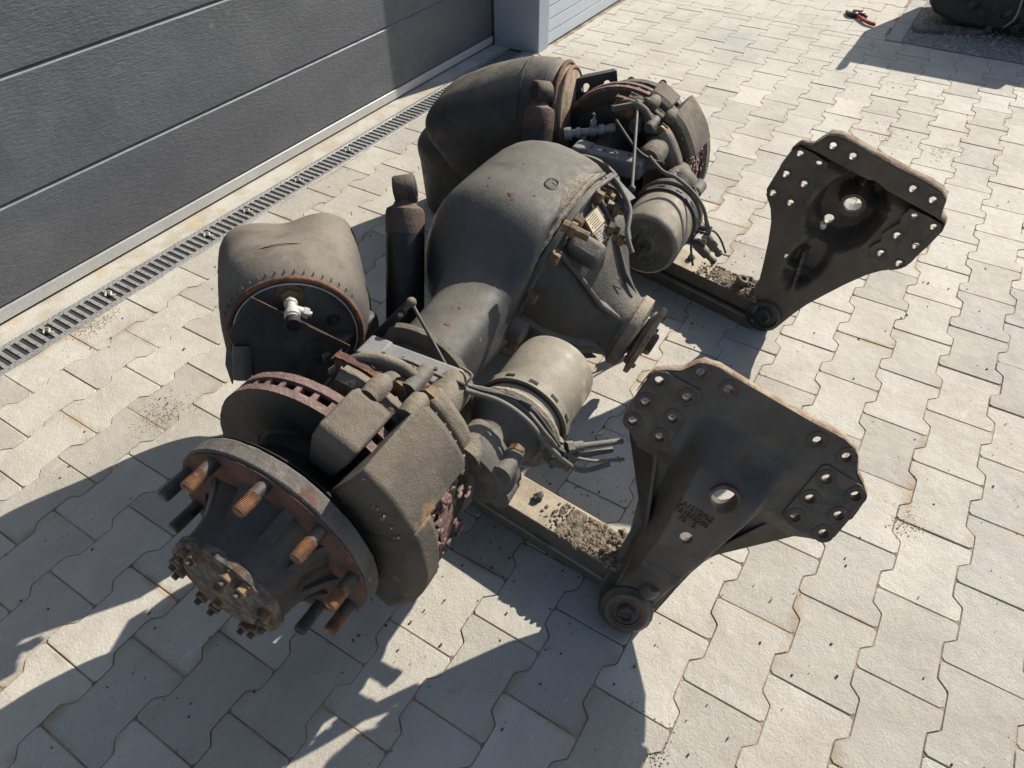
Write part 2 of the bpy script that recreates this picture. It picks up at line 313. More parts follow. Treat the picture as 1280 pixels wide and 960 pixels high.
for x, y, k in stones:
    poly = [(x+p[0], y+p[1]) for p in SHAPE] if k == 0 else [(x+p[1], y+p[0]) for p in SHAPE]
    full = len(poly)
    def lim(a, v, kl):
        global poly
    if k == 0:
        poly = clip(poly, 0, 4.40, True); 
        if poly: poly = clip(poly, 1, 1.945 if x < 3.26 else 1.868, True)
    else:
        poly = clip(poly, 0, 4.404, False)
        if poly: poly = clip(poly, 1, .388, False)
        if poly: poly = clip(poly, 1, 1.868, True)
    if len(poly) < 3: continue
    cx = sum(p[0] for p in poly)/len(poly); cy = sum(p[1] for p in poly)/len(poly)
    q = px_of((cx, cy, 0)); whole = len(poly) == len(SHAPE)
    vis = q and -40 < q[0] < 1320 and -40 < q[1] < 1000
    if not whole and (max(p[0] for p in poly)-min(p[0] for p in poly) < .012 or max(p[1] for p in poly)-min(p[1] for p in poly) < .012): continue
    cand.append((q[2] if vis else 99, poly, whole, k, cx, cy))
cand.sort(key=lambda t: t[0])
pm = MB(); paver_mb(pm, [(p[0]-.1, p[1]) for p in SHAPE]); PM = mesh_only('paver', pm, M['paver'], 25)
rest = MB(); cnt = 0
for n, (dq, poly, whole, k, cx, cy) in enumerate(cand):
    z = random.uniform(-.0012, .0008); tl = (random.gauss(0, .004), random.gauss(0, .004))
    if n < 298 and dq < 90:
        if whole:
            T = Matrix.Translation((cx, cy, z)) @ Matrix.Rotation(math.pi/2 if k else (math.pi if random.random() < .5 else 0), 4, 'Z') @ Matrix.Rotation(tl[0], 4, 'Y') @ Matrix.Rotation(tl[1], 4, 'X')
            piece('paver', PM, T, pav)
        else:
            b = MB(); paver_mb(b, poly, z); build('paver', b, M['paver'], pav, smooth=25)
    else: paver_mb(rest, poly, z, tl)
build('paver_field', rest, M['paver_far'], pav, smooth=25, kind='stuff')

# kerb stones along the gravel
for i in range(6):
    x = 4.408+i*.80; b = MB().abox(x, x+.795, .304, .384, -.02, .006); build('kerb_stone', b, M['kerb'], grav, bevel=.004)

# threshold and channel drain ---------------------------------------------------
th = MB().abox(-1.8, 3.275, 2.064, 2.30, -.02, -.0005)
build('door_threshold', th, M['concrete'], smooth=None, kind='structure')
drain = empty('drain_channel', (1.2, 2.005, 0), 'galvanised slotted drain channel running along the foot of the dark garage door', 'drain')
pit = MB().abox(-1.8, 3.27, 1.952, 2.062, -.0052, -.0022); build('channel_trough', pit, M['pit'], drain, smooth=None)
for y0, y1, z1 in ((1.9475, 1.966, .0006), (2.046, 2.0635, .0006)):
    build('edge_rail', MB().abox(-1.8, 3.27, y0, y1, -.02, z1), M['galv'], drain, bevel=.001)
bar = MB().box((0, 0, -.001), (.0115, 0, 0), (0, .08, 0), (0, 0, .0022)).box((0, .021, .0006), (.005, 0, 0), (0, .005, 0), (0, 0, .002)).box((0, -.021, .0006), (.005, 0, 0), (0, .005, 0), (0, 0, .002))
BM_ = mesh_only('grate_bar', bar, M['galv'], 30)
GS = .0262; nb = 0
k = 0
while True:
    x = -.15+k*GS; k += 1
    if x > 3.25: break
    q = px_of((x, 2.0, 0))
    if q is None: continue
    piece('grate_bar', BM_, Matrix.Translation((x, 2.006, .0003)), drain)
studs = MB()
for k in range(200):
    x = -.15+k*GS*.66
    if x > 3.25: break
    for y in (1.9515, 1.9615, 2.050, 2.059): studs.box((x+(0 if y in (1.9515, 2.059) else .009), y, .0012), (.0035, 0, 0), (0, .0035, 0), (0, 0, .0016))
build('grip_studs', studs, M['galv'], drain, smooth=None, kind='stuff')
for i in range(7):
    x = .345+i*.262+random.choice([-2, 0, 1, 3])*.0262; b = MB(); b.tube(spline([(x-.012, 2.012, .001), (x, 2.02, .005), (x+.008, 2.008, .006), (x-.002, 1.995, .004), (x+.01, 1.99, .001)], 4), .0032, 6); build('grate_clip', b, M['concrete'], drain)

# dark sectional door -------------------------------------------------------------
door = empty('garage_door', (.8, YD, 0), 'anthracite grey sectional garage door with wide horizontal panels behind the drain', 'garage door')
build('bottom_rail', MB().abox(-1.8, 3.272, YD-.004, YD+.03, .0075, .046), M['alu'], door, bevel=.002)
build('bottom_seal', MB().abox(-1.8, 3.272, YD+.004, YD+.028, -.001, .0075), M['seal'], door)
zj = [.048, .314, .621, .928, 1.235, 1.542, 1.849, 2.156, 2.463]
for a, b_ in zip(zj[:-1], zj[1:]):
    build('door_panel', MB().abox(-1.8, 3.272, YD, YD+.04, a+.004, b_-.0085), M['door'], door, bevel=.0015)
    led = MB().add([(-1.8, YD+.0005, b_-.0088), (3.272, YD+.0005, b_-.0088), (3.272, YD+.014, b_-.001), (-1.8, YD+.014, b_-.001), (-1.8, YD+.03, b_-.0088), (3.272, YD+.03, b_-.0088)], [(0, 1, 2, 3), (0, 3, 4), (1, 5, 2), (3, 2, 5, 4)])
    build('lit_panel_ledge', led, M['lit_ledge'], door, smooth=None)
build('panel_backing', MB().abox(-1.8, 3.272, YD+.041, YD+.06, .0, 2.46), M['seal'], door, smooth=None)
pil = empty('door_pillar', (3.33, 1.95, 0), 'smooth blue grey metal clad pillar between the dark door and the pale ribbed door', 'pillar')
build('cladding', MB().abox(3.279, 3.378, 1.880, 2.40, -.01, 2.9), M['pillar'], pil, bevel=.003)
build('door_jamb', MB().abox(3.262, 3.277, 2.150, 2.30, -.01, 2.5), M['seal'], pil)
build('corner_trim', MB().abox(3.380, 3.392, 1.886, 1.95, -.01, 2.9), M['pillar'], pil, bevel=.002)
d2 = empty('ribbed_garage_door', (6, 1.89, 0), 'pale grey garage door with narrow horizontal ribs at the top of the photo', 'garage door')
for i in range(40):
    z = .006+i*.062; build('rib_panel', MB().abox(3.393, 9.5, 1.8895, 1.925, z+.002, z+.060), M['ldoor'], d2, bevel=.002)
build('door_backing', MB().abox(3.395, 9.5, 1.927, 1.95, 0, 2.5), M['pillar'], d2, smooth=None)
bw = empty('garage_wall', (2, 2.3, 2.5), 'pale rendered garage wall above the two doors', 'wall')
build('lintel', MB().abox(-3.2, 3.277, 2.13, 2.5, 2.466, 3.2), M['wall'], bw)
build('side_lintel', MB().abox(3.394, 10.5, 1.96, 2.5, 2.51, 3.2), M['wall'], bw)
build('side_pier', MB().abox(-3.2, -1.81, 2.13, 2.5, 0, 2.46), M['wall'], bw)

# gravel stones, grass, board ------------------------------------------------------
pb = MB()
for i in range(2600):
    x = 4.41+random.random()**1.6*1.9; y = .295-random.random()*1.0
    if y < -.8: continue
    r = random.uniform(.004, .011); pb.ico((x, y, r*.3), r, 1, (1, random.uniform(.6, 1), .6), .18)
build('gravel_stones', pb, M['pebble'], None, smooth=None, kind='stuff', label='small grey stones of the gravel strip beside the kerb')
gr = MB()
for i in range(160):
    c = V(4.86+random.gauss(0, .05), .16+random.gauss(0, .035), 0); d = V(random.gauss(0, .02), random.gauss(0, .02), random.uniform(.03, .065)); s_ = V(.0025, .001, 0)
    gr.add([c-s_, c+s_, c+d], [(0, 1, 2)])
tag(build('grass_tuft', gr, M['grass'], None, smooth=None, kind='stuff'), 'low green grass growing in the gravel in front of the dark vehicle part')
bd = MB(); o = at(1182, 40); poly = [(-.16, -.045), (-.05, -.05), (.13, -.04), (.19, -.01), (.15, .035), (.02, .04), (-.13, .03), (-.18, 0)]
bd.prism(poly, o+V(0, 0, .002), (.35, -.94, 0), (.94, .35, 0), (0, 0, 1), .022)
tag(build('wooden_board', bd, M['wood'], None, bevel=.003, rough=(.006, .05)), 'weathered flat grey wooden board lying on the gravel in the top right corner', 'board')
# dark vehicle at the top right -----------------------------------------------------
vh = empty('parked_vehicle', (5.6, -.5, 0), 'black underside of a vehicle standing on the gravel in the top right corner', 'vehicle')
fl = MB().prism([(0, .12), (.05, .07), (.16, .035), (.40, .03), (.62, .06), (.70, .18), (.72, .52), (0, .52)], (4.74, .27, 0), (0, -1, 0), (0, 0, 1), (1, 0, 0), .5)
build('mudguard', fl, M['plastic'], vh, bevel=.02, seg=3)
bo = MB().abox(4.85, 7.4, -2.2, -.46, .12, .54); build('body_side', bo, M['plastic'], vh, bevel=.03, seg=3)
tb = MB().lathe((4.80, -.86, .30), (1, 0, 0), [(0, .16), (.02, .27), (.06, .30), (.20, .30), (.24, .26)], 36); build('tyre', tb, M['seal'], vh)
for k in range(5):
    st = MB().tube(spline([(4.73, -.02-.11*k, .05+.01*k), (4.71, -.05-.11*k, .12), (4.73, -.03-.12*k, .24)], 5), .006, 6); build('hose', st, M['fitting'] if k % 2 else M['cable'], vh)
build('shadow_bar', MB().abox(4.60, 4.9, .245, .272, .47, .51), M['plastic'], vh, bevel=.004)  # unseen bar added to cast the tongue of the vehicle's shadow
for k in range(44):
    c = V(random.uniform(4.66, 4.76), random.uniform(-.62, .16), random.uniform(.03, .34)); a = unit((random.uniform(-1, 1), random.uniform(-1, 1), random.uniform(-.6, .6))); x_, y_, z_ = frame(a); q = random.uniform(.02, .055)
    build('machine_part', MB().box(c, x_*q, y_*q*random.uniform(.4, 1.6), z_*q*random.uniform(.5, 2.2)) if k % 3 else MB().cyl(c-z_*q*.6, c+z_*q*.6, q*.5, seg=14), M['plastic'] if k % 4 else M['darkiron'], vh, bevel=.004)
# pliers -------------------------------------------------------------------------------
pl = empty('pliers', at(1075, 22), 'red handled pliers lying on the pavers at the top right', 'pliers')
h0 = at(1071, 19, .012)
for e1, e2 in (((1083, 27), (1094, 31)), ((1080, 16), (1066, 14))):
    mb = MB().tube(spline([h0, at(*e1, .014), at(*e2, .012)], 6), [.006]+[.010]*11+[.008], 8); build('handle', mb, M['red'], pl)
mb = MB().tube(spline([at(1069, 17, .014), at(1078, 18, .025), at(1084, 22, .014)], 6), .009, 8); build('grip', mb, M['blackgrip'], pl)
mb = MB().tube(spline([h0, at(1063, 18, .012), at(1058, 14, .010)], 4), [.016, .018, .018, .016, .015, .013, .010, .010, .006], 8); build('jaw', mb, M['blackgrip'], pl, label='black jaw head')

# ================================================================== TRUCK AXLE
T = empty('truck_axle', (1.29, .73, 0), 'dismantled dusty truck drive axle with brakes, air springs and mounting brackets lying on the pavers', 'axle')
hexm = mesh_only('hex_bolt', MB().lathe((0, 0, 0), (0, 0, 1), [(0, .0125), (.0025, .0125), (.0025, .0098), (.012, .0102), (.0135, .0085)], 6), M['brass'], 30)

# ---- banjo housing -------------------------------------------------------------------
def sm(t): t = max(0, min(1, t)); return t*t*(3-2*t)
hb = MB(); R = []
NS = 64
for i in range(NS+1):
    s = .26+(LEN-.21-.26)*i/NS; x = s-S0
    q = math.exp(-(abs(x)/.230)**5.6); q2 = math.exp(-(abs(x)/.250)**5.0); q3 = math.exp(-(abs(x)/.36)**4)
    re = .082+.022*q3+.122*q; rb = .082+.020*q3+.134*q2; rf = .084+.02*q
    yt = q2; r_ = []
    tt = TT*sm(q2*1.6)
    for j in range(40):
        a = 2*math.pi*j/40; c, s_ = math.cos(a), math.sin(a)
        ex = .8
        cd = math.copysign(abs(c)**ex, c); ce = math.copysign(abs(s_)**ex, s_)
        d = cd*(rf if c > 0 else rb); e = ce*re
        if c > 0: d = min(d, .086-.042*q)
        a_ = d*math.cos(tt)+e*math.sin(tt); h_ = -d*math.sin(tt)+e*math.cos(tt)
        r_.append(ax(s, a_, h_))
    R.append(r_)
hb.rings(R)
build('axle_housing', hb, M['dome'], T, smooth=180, rough=(.002, .04))
# seam weld line on the far shoulder & a rubbed patch
# ribs between beam and dome (front lower)
for sx in (-1, 1):
    b = MB(); b.cyl(ax(S0+sx*.27, .06, -.02), ax(S0+sx*.27, .11, -.03), .032, .028, 16); build('housing_boss', b, M['iron'], T, bevel=.004)
# ---- carrier flange with grit ----------------------------------------------------------
fo = df(0, .046, 0)
rf_ = MB().lathe(fo, DD, [(-.05, .20), (-.045, .222), (-.022, .234), (0, .240), (.003, .250), (.014, .250), (.014, .19)], 96); gf = build('ring_flange', rf_, M['gritty'], T, sub=1, rough=(.008, .012))
rf2 = MB().ring(fo, DD, .12, .240, .0145, .030, 96); build('carrier_flange', rf2, M['iron'], T, bevel=.002)
POF = -.055
def nose(t, r, a): return fo+DD*t+EE*(POF*sm((t-.04)/.15)+r*math.cos(a))-U*(r*math.sin(a))
R = []
for t, r in [(.030, .205), (.045, .197), (.075, .190), (.105, .176), (.135, .155), (.165, .132), (.19, .112), (.215, .097), (.24, .087), (.262, .082)]:
    ring_ = []
    for k in range(72):
        a = 2*math.pi*k/72; w = ((a+.75+math.pi) % (2*math.pi))-math.pi
        g = 1+.20*math.exp(-(w/.55)**4)*math.exp(-((t-.13)/.07)**2)
        ring_.append(nose(t, r*g, a))
    R.append(ring_)
dif = build('differential_carrier', MB().rings(R), M['carrier'], T, smooth=50)
for k in range(14):
    a = 2*math.pi*(k+.35)/14; p = fo+DD*.031+(U*math.cos(a)+EE*math.sin(a))*.226
    piece('flange_bolt', hexm, MF(p, DD, EE, a) @ Matrix.Scale(1.45, 4), dif)

def cdir(a): return (EE*math.cos(a)-U*math.sin(a))
def cp(t, r, a): return nose(t, r, a)
# ribs and bosses of the carrier
for a in (-.15, .75, 1.65, 2.6, -1.65, -2.6):
    b = MB(); pts = [(.03, .222), (.05, .216), (.12, .186), (.18, .140), (.23, .103), (.03, .12)]
    P3 = [cp(t, r, a) for t, r in pts]; tn = DD.cross(cdir(a)).normalized()*.006
    b.add([p-tn for p in P3]+[p+tn for p in P3], [(0, 1, 2, 3, 4, 5), (11, 10, 9, 8, 7, 6)]+[(i, (i+1) % 6, 6+(i+1) % 6, 6+i) for i in range(6)])
    build('casting_rib', b, M['carrier'], T, bevel=.003)
# rounded block boss above the pinion
b = MB().box(cp(.085, .205, .52), DD*.085, cdir(.52)*.05, U.cross(V(0,0,1)).normalized()*0+DD.cross(cdir(.52))*.058); build('casting_block', b, M['carrier'], T, bevel=.016, seg=3)
b = MB(); o = cp(.10, .205, -1.0); b.prism([(0, -.03), (.045, -.03), (.05, .010), (.04, .022), (.01, .0)], o-U*.008+cdir(-.6)*-.008, DD, cdir(-.6), U, .016); build('lifting_lug', b, M['carrier'], T, bevel=.006)
# pinion neck, seal collar, drive flange
po = fo+EE*POF
b = MB().lathe(po, DD, [(.235, .084), (.247, .090), (.253, .099), (.277, .098), (.282, .082), (.285, .06)], 48); build('pinion_collar', b, M['gritty'], T)
b = MB().lathe(po, DD, [(.275, .052), (.300, .052)], 32); build('pinion_shaft', b, M['darkiron'], T)
b = MB().lathe(po, DD, [(.290, .070), (.294, .078), (.300, .078), (.303, .098), (.314, .098), (.316, .094), (.316, .03)], 64, fn=lambda t, r, a: r*(1+(.03*math.cos(4*a) if r > .07 else 0))); build('drive_flange', b, M['edge_rust'], T, smooth=35)
b = MB().lathe(po, DD, [(.314, .030), (.332, .030), (.336, .025), (.336, .012)], 8); build('pinion_nut', b, M['darkiron'], T)
for k in range(8):
    a = 2*math.pi*(k+.5)/8; p = po+DD*.3155+cdir(a)*.076; piece('flange_bolt', hexm, MF(p, DD) @ Matrix.Scale(.55, 4), dif)
# type plates and scratched letters
def patch(name, c4, mat, par, lift=.002):
    n = (c4[1]-c4[0]).cross(c4[3]-c4[0]).normalized()
    if n.dot(CP-c4[0]) < 0: n = -n
    return build(name, MB().add([p+n*lift for p in c4]+[p+n*(lift-.0012) for p in c4], [(0, 1, 2, 3), (4, 5, 1, 0), (5, 6, 2, 1), (6, 7, 3, 2), (7, 4, 0, 3)]), mat, par, smooth=None)

# ---- hub, disc, caliper and brake chamber of one end -----------------------------------
def brake_end(far):
    A = (lambda s, a, h: ax(LEN-s, a, h)) if far else ax
    uo = -U if not far else U        # outward
    o0 = A(0, 0, 0)
    def pol(s, r, ph):               # ph in degrees, 0 = towards the pinion side, 90 = up
        return A(s, r*math.cos(math.radians(ph)), r*math.sin(math.radians(ph)))
    hub = build('wheel_hub', MB().lathe(A(.03, 0, 0), uo, [(0, .12), (.03, .130), (.040, .124), (.070, .107), (.10, .100), (.128, .097)], 80, ref=WW,
        fn=lambda t, r, a: r*(1-.085*math.exp(-((t-.05)/.035)**2)*(.5+.5*math.cos(10*(a+.31)))-.03*(.5+.5*math.cos(10*(a+.31))))), M['hub'], T, smooth=60)
    # flange: grey rim, rusty face
    build('flange_rim', MB().ring(A(.036, 0, 0), uo, .15, .1885, 0.004, .0335, 96), M['flangegrey'], hub, bevel=.003, rough=(.003, .02))
    build('flange_face', MB().ring(A(.036, 0, 0), uo, .112, .184, .034, .0375, 96), M['flangerust'], hub)
    build('flange_back', MB().lathe(A(.036, 0, 0), -uo, [(0, .186), (.006, .178), (.02, .15), (.05, .125), (.08, .12)], 64), M['black'], hub)
    # fins between the flange and the barrel
    for k in range(10):
        ph = 5+18+36*k; p = pol(0, .118, ph); rd = (pol(0, 1, ph)-o0).normalized(); tg = uo.cross(rd)
        b = MB().prism([(-.006, 0), (.052, 0), (.036, .018), (.0, .075), (-.004, .09)], p-rd*.032-tg*.011, rd, uo, tg, .022); build('hub_fin', b, M['hub'], hub, bevel=.006)
    for k in range(10):
        ph = 5+36*k; p = pol(0, .1685, ph)
        st = MB().cyl(p-uo*.002, p+uo*.026, .0112, seg=16); build('wheel_stud', st, M['darkiron'], hub)
        th = MB(); n = 14
        pr = [(.024, .0105)]
        for q in range(n): pr += [(.026+q*.0023, .0118), (.0271+q*.0023, .0108)]
        pr += [(.0585, .0108), (.0605, .0085)]
        th.lathe(p, uo, pr, 16); build('stud_thread', th, M['thread'] if k in (1, 2, 3, 0, 9, 7) else M['darkiron'], hub)
    # end cap with paired bolts
    cap = build('hub_cap', MB().lathe(A(-.092, 0, 0), uo, [(0, .100), (.004, .1025), (.014, .1015), (.016, .095), (.016, .078), (.021, .074), (.024, .066), (.026, .02)], 72, fn=lambda t, r, a: r*(1+.02*math.cos(10*a)) if r > .098 else r), M['hubcap'], T, smooth=35, rough=(.003, .012))
    for k in range(12):
        ph = 8+30*k+(6 if k % 2 else -6); p = pol(-.107, .086, ph)
        piece('hub_bolt', hexm, MF(p, uo, WW, k) @ Matrix.Scale(1.08, 4), cap)
        q = MB().cyl(p+uo*.014, p+uo*.022, .0055, seg=10); build('bolt_tip', q, M['darkiron'], cap)
    for ph, r in ((70, .035), (250, .03)):
        p = pol(-.117, r, ph); piece('cap_plug', hexm, MF(p, uo) @ Matrix.Scale(.75, 4), cap)
    # vented disc
    dsc = build('brake_disc', MB().lathe(A(.118, 0, 0), -uo, [(.014, .130), (0, .134), (0, .2145), (.014, .2150), (.014, .130)], 96, cap=False), M['discface'], T, smooth=35)
    build('disc_edge', MB().ring(A(.1185, 0, 0), -uo, .205, .2162, .0, .0145, 96), M['pinkrust'], dsc, rough=(.003, .008))
    build('disc_edge', MB().ring(A(.150, 0, 0), -uo, .205, .2162, .0, .0145, 96), M['pinkrust'], dsc, rough=(.003, .008))
    build('inner_plate', MB().ring(A(.150, 0, 0), -uo, .125, .206, .001, .0135, 96), M['discface'], dsc)
    vm = mesh_only('vane', MB().box((0, 0, 0), (.05, 0, 0), (0, .006, 0), (0, 0, .018)).box((.029, 0, 0), (.008, 0, 0), (0, .010, 0), (0, 0, .0185)), M['pinkrust'], 30)
    for k in range(40):
        ph = 9*k+3; rd = (pol(0, 1, ph)-o0).normalized()
        piece('vane', vm, MF(pol(.1415, .180, ph), uo, rd), dsc)
    build('disc_hat', MB().lathe(A(.07, 0, 0), -uo, [(0, .122), (.045, .126), (.05, .135), (.09, .14), (.11, .12), (.2, .10), (.25, .095)], 64), M['black'], T)
    build('backing_plate', MB().lathe(A(.172, 0, 0), -uo, [(0, .14), (.004, .17), (.010, .172), (.014, .13)], 48), M['darkiron'], T)
    # caliper: outer shell in arc segments, window left open
    def arc(p0, p1, r0, r1, s0, s1, n=8, flat=0., cut=0.):
        R = []
        for i in range(n+1):
            ph = p0+(p1-p0)*i/n
            R.append([pol(s0, r0, ph), pol(s0, r1-flat, ph), pol(s0+.018, r1, ph), pol(s1-.018, r1, ph), pol(s1, r1-flat*.6, ph), pol(s1, r0, ph)])
        return MB().rings(R)
    cal = build('caliper', arc(19, 50, .14, .256, .052, .236, 6, .02), M['caliper'], T, bevel=.004, rough=(.005, .05), sub=1, subsimple=True, smooth=30)
    build('caliper_leg', arc(-44, 19, .14, .254, .052, .124, 8, .02), M['caliper'], cal, bevel=.004, rough=(.005, .05), sub=1, subsimple=True, smooth=30)
    build('caliper_bridge', arc(-44, -30, .17, .250, .122, .25, 3, .015), M['caliper'], cal, bevel=.004, rough=(.006, .03), sub=1, subsimple=True)
    build('caliper_housing', arc(-40, 47, .12, .232, .238, .300, 9, .03), M['clay'], cal, bevel=.006, rough=(.007, .04), sub=1, subsimple=True, smooth=30)
    build('bridge_casting', arc(54, 72, .15, .238, .074, .188, 3, .018), M['caliper'], cal, bevel=.005, rough=(.004, .05), sub=1, subsimple=True, smooth=30)
    for sx in (.128, .146, .166, .188, .207, .224):
        b = arc(-31, 18, .15, .236+random.uniform(-.012, .006), sx, sx+.009, 12); build('brake_pad', b, M['pinkrust'] if sx < .17 else M['black'], cal, rough=(.014, .016), sub=1, subsimple=True)
    sh = MB()
    for k in range(60):
        ph, s_ = random.choice([(random.uniform(12, 20), random.uniform(.125, .24)), (random.uniform(-32, 18), .127), (random.uniform(-32, -26), random.uniform(.13, .24)), (random.uniform(-30, 15), random.uniform(.13, .23))])
        p = pol(s_, .243+random.uniform(-.010, .006), ph)
        sh.ico(p, random.uniform(.004, .010), 1, (1, .5, .7), .4)
    for k in range(34):
        ph = random.uniform(19, 50); p = pol(random.choice([.052, .234, .238]), random.uniform(.228, .240), ph); sh.ico(p, random.uniform(.002, .0055), 1, (1, .6, .8), .4)
    for k in range(40):
        p = pol(random.uniform(.06, .23), .247, random.uniform(20, 49)); sh.ico(p, random.uniform(.001, .002), 1, (1, 1, .6), .4)
    build('rust_flakes', sh, M['pinkrust'], cal, smooth=None, kind='stuff')
    for s_, ph, r_ in ((.205, 66, .222), (.215, 50, .236)):
        p = pol(s_, r_, ph); b = MB().lathe(p, -uo, [(-.022, .017), (0, .019), (.022, .017), (.03, .010)], 20); build('guide_pin', b, M['clay'], cal, rough=(.003, .012))
    b = arc(50, 84, .17, .222, .190, .222, 6, .012); build('carrier_arm', b, M['clay'], cal, bevel=.005, rough=(.010, .02), sub=1, subsimple=True)
    b = arc(70, 92, .165, .215, .225, .245, 5, .008); build('carrier_arm', b, M['rust'], cal, bevel=.004, rough=(.008, .02), sub=1, subsimple=True)
    bb = MB().tube(spline([pol(.225, .175, 96), pol(.250, .210, 82), pol(.270, .222, 66), pol(.285, .200, 50)], 7), .0105, 12); build('pipe', bb, M['clay'], cal)
    # pin covers and bolts on the inboard side
    for s_, ph, r_, rr, L_ in ((.315, 38, .185, .032, .05), (.30, 14, .215, .024, .035), (.25, 66, .17, .020, .03), (.29, 56, .21, .014, .02)):
        p = pol(s_, r_, ph); b = MB().lathe(p, -uo, [(-.04, rr*1.12), (L_*.6, rr*1.05), (L_*.8, rr), (L_, rr*.86), (L_, rr*.7), (L_-.003, rr*.6)], 24); build('pin_cover', b, M['clay'] if rr > .03 else M['iron'], cal, rough=(.002, .01))
    for s_, ph, r_ in ((.235, 78, .19), (.245, 60, .20), (.262, 48, .215)):
        piece('caliper_bolt', hexm, MF(pol(s_, r_, ph), -uo) @ Matrix.Scale(1.5, 4), cal)
    # actuator housing towards the chamber
    ca, ch_ = .235, .0
    cd = -uo
    c0 = A(.29, ca-.012, ch_)
    b = MB().lathe(c0, cd, [(-.03, .06), (0, .072), (.03, .066), (.045, .05), (.065, .054), (.085, .068), (.105, .078), (.118, .080)], 48,
        fn=lambda t, r, a: r*(1+.13*math.cos(3*a+.6)*math.exp(-((t-.035)/.04)**2)+.05*math.cos(2*a))); act = build('actuator_housing', b, M['iron'], T, smooth=60, rough=(.004, .03))
    b = MB().lathe(c0+WW*.045+VV*-.01, cd, [(-.035, .034), (.0, .036), (.028, .033), (.036, .022)], 24); build('adjuster_cover', b, M['clay'], act, rough=(.004, .02))
    for k, (dv, dw, dl) in enumerate(((.055, .028, .03), (.05, -.045, .03), (-.055, .0, .03))):
        p = c0+VV*dv+WW*dw+cd*dl; piece('actuator_bolt', hexm, MF(p, cd) @ Matrix.Scale(1.5, 4), act)
        build('bolt_boss', MB().cyl(p-cd*.05, p, .021, .019, 14), M['iron'], act)
    # double diaphragm chamber
    c1 = A(.40, ca, ch_); 
    chm = M['chamber2'] if far else M['chamber']
    ch = build('brake_chamber', MB().lathe(c1, cd, [(.012, .083), (.05, .0855), (.075, .0865), (.185, .0865), (.196, .083), (.201, .077), (.201, .071), (.198, .066), (.197, .016), (.193, .012)] if far else
        [(.012, .083), (.05, .0855), (.075, .0865), (.175, .0875), (.192, .084), (.200, .074), (.204, .04), (.205, .005)], 72), chm, T, smooth=35)
    build('clamp_band', MB().lathe(c1, cd, [(-.006, .084), (-.004, .093), (.004, .096), (.012, .093), (.014, .085)], 64), M['gritty'] if not far else M['chamber2'], ch, rough=(.003, .012))
    build('dark_flange', MB().lathe(c1, cd, [(.014, .086), (.030, .080), (.034, .088)], 64), M['black'], ch)
    build('clamp_band', MB().lathe(c1, cd, [(.036, .088), (.037, .094), (.058, .093), (.060, .0875)], 64), chm if not far else M['darkiron'], ch, rough=(.002, .01))
    for k in range(12):
        a = 2*math.pi*k/12+.2; x, y, z = frame(cd, WW); rd = x*math.cos(a)+y*math.sin(a); tg = cd.cross(rd)
        build('band_slot', MB().box(c1+cd*.047+rd*.0935, rd*.003, tg*.018, cd*.006), M['seal'], ch)
    if far:
        e = c1+cd*.198
        build('cap_boss', MB().lathe(e, cd, [(-.004, .030), (.003, .028), (.004, .02), (-.002, .012)], 32), M['chamber2'], ch)
        build('release_bolt', MB().lathe(e+WW*-.008, cd, [(0, .007), (.028, .007), (.030, .009), (.040, .009), (.042, .006)], 8), M['rust'], ch)
        for a in (.6, 2.6, 4.6): build('cap_screw', MB().ico(e+(WW*math.cos(a)+VV*math.sin(a))*.045, .005, 1), M['chamber2'], ch)
    # air ports
    p = c1+VV*.09+WW*-.03
    for dd_, up_ in ((-.005, 0), (.035, -.02)):
        q = p+cd*dd_+WW*up_; b = MB().cyl(q-VV*.015, q+VV*.03, .011, seg=12).cyl(q+VV*.022, q+VV*.034, .0135, seg=6); build('air_port', b, M['clay'] if not far else M['cable'], ch)
    # spring seat block and collar on the beam
    st = build('spring_seat', MB().box(A(.368, .035, .088), U*.062, VV*.205, WW*.05), M['seat'], T, bevel=.008, seg=3)
    b = MB().box(A(.368, -.045, .10), U*.060, VV*.05, WW*.034); build('seat_step', b, M['seat'], st, bevel=.006)
    for dv in (-.04, .0, .03, .07): build('seat_screw', MB().ico(A(.365+random.uniform(-.012, .012), dv+.02, .1145), .005, 1, (1, 1, .5)), M['rust'], st)
    build('beam_collar', MB().lathe(A(.43, 0, 0), -uo, [(0, .105), (.006, .124), (.018, .126), (.024, .110)], 56), M['clay'], T, rough=(.003, .02))
    build('axle_tube', MB().lathe(A(.17, 0, 0), -uo, [(0, .09), (.12, .085), (.30, .088)], 32), M['iron'], T)
    return ch
chN = brake_end(False); chF = brake_end(True)

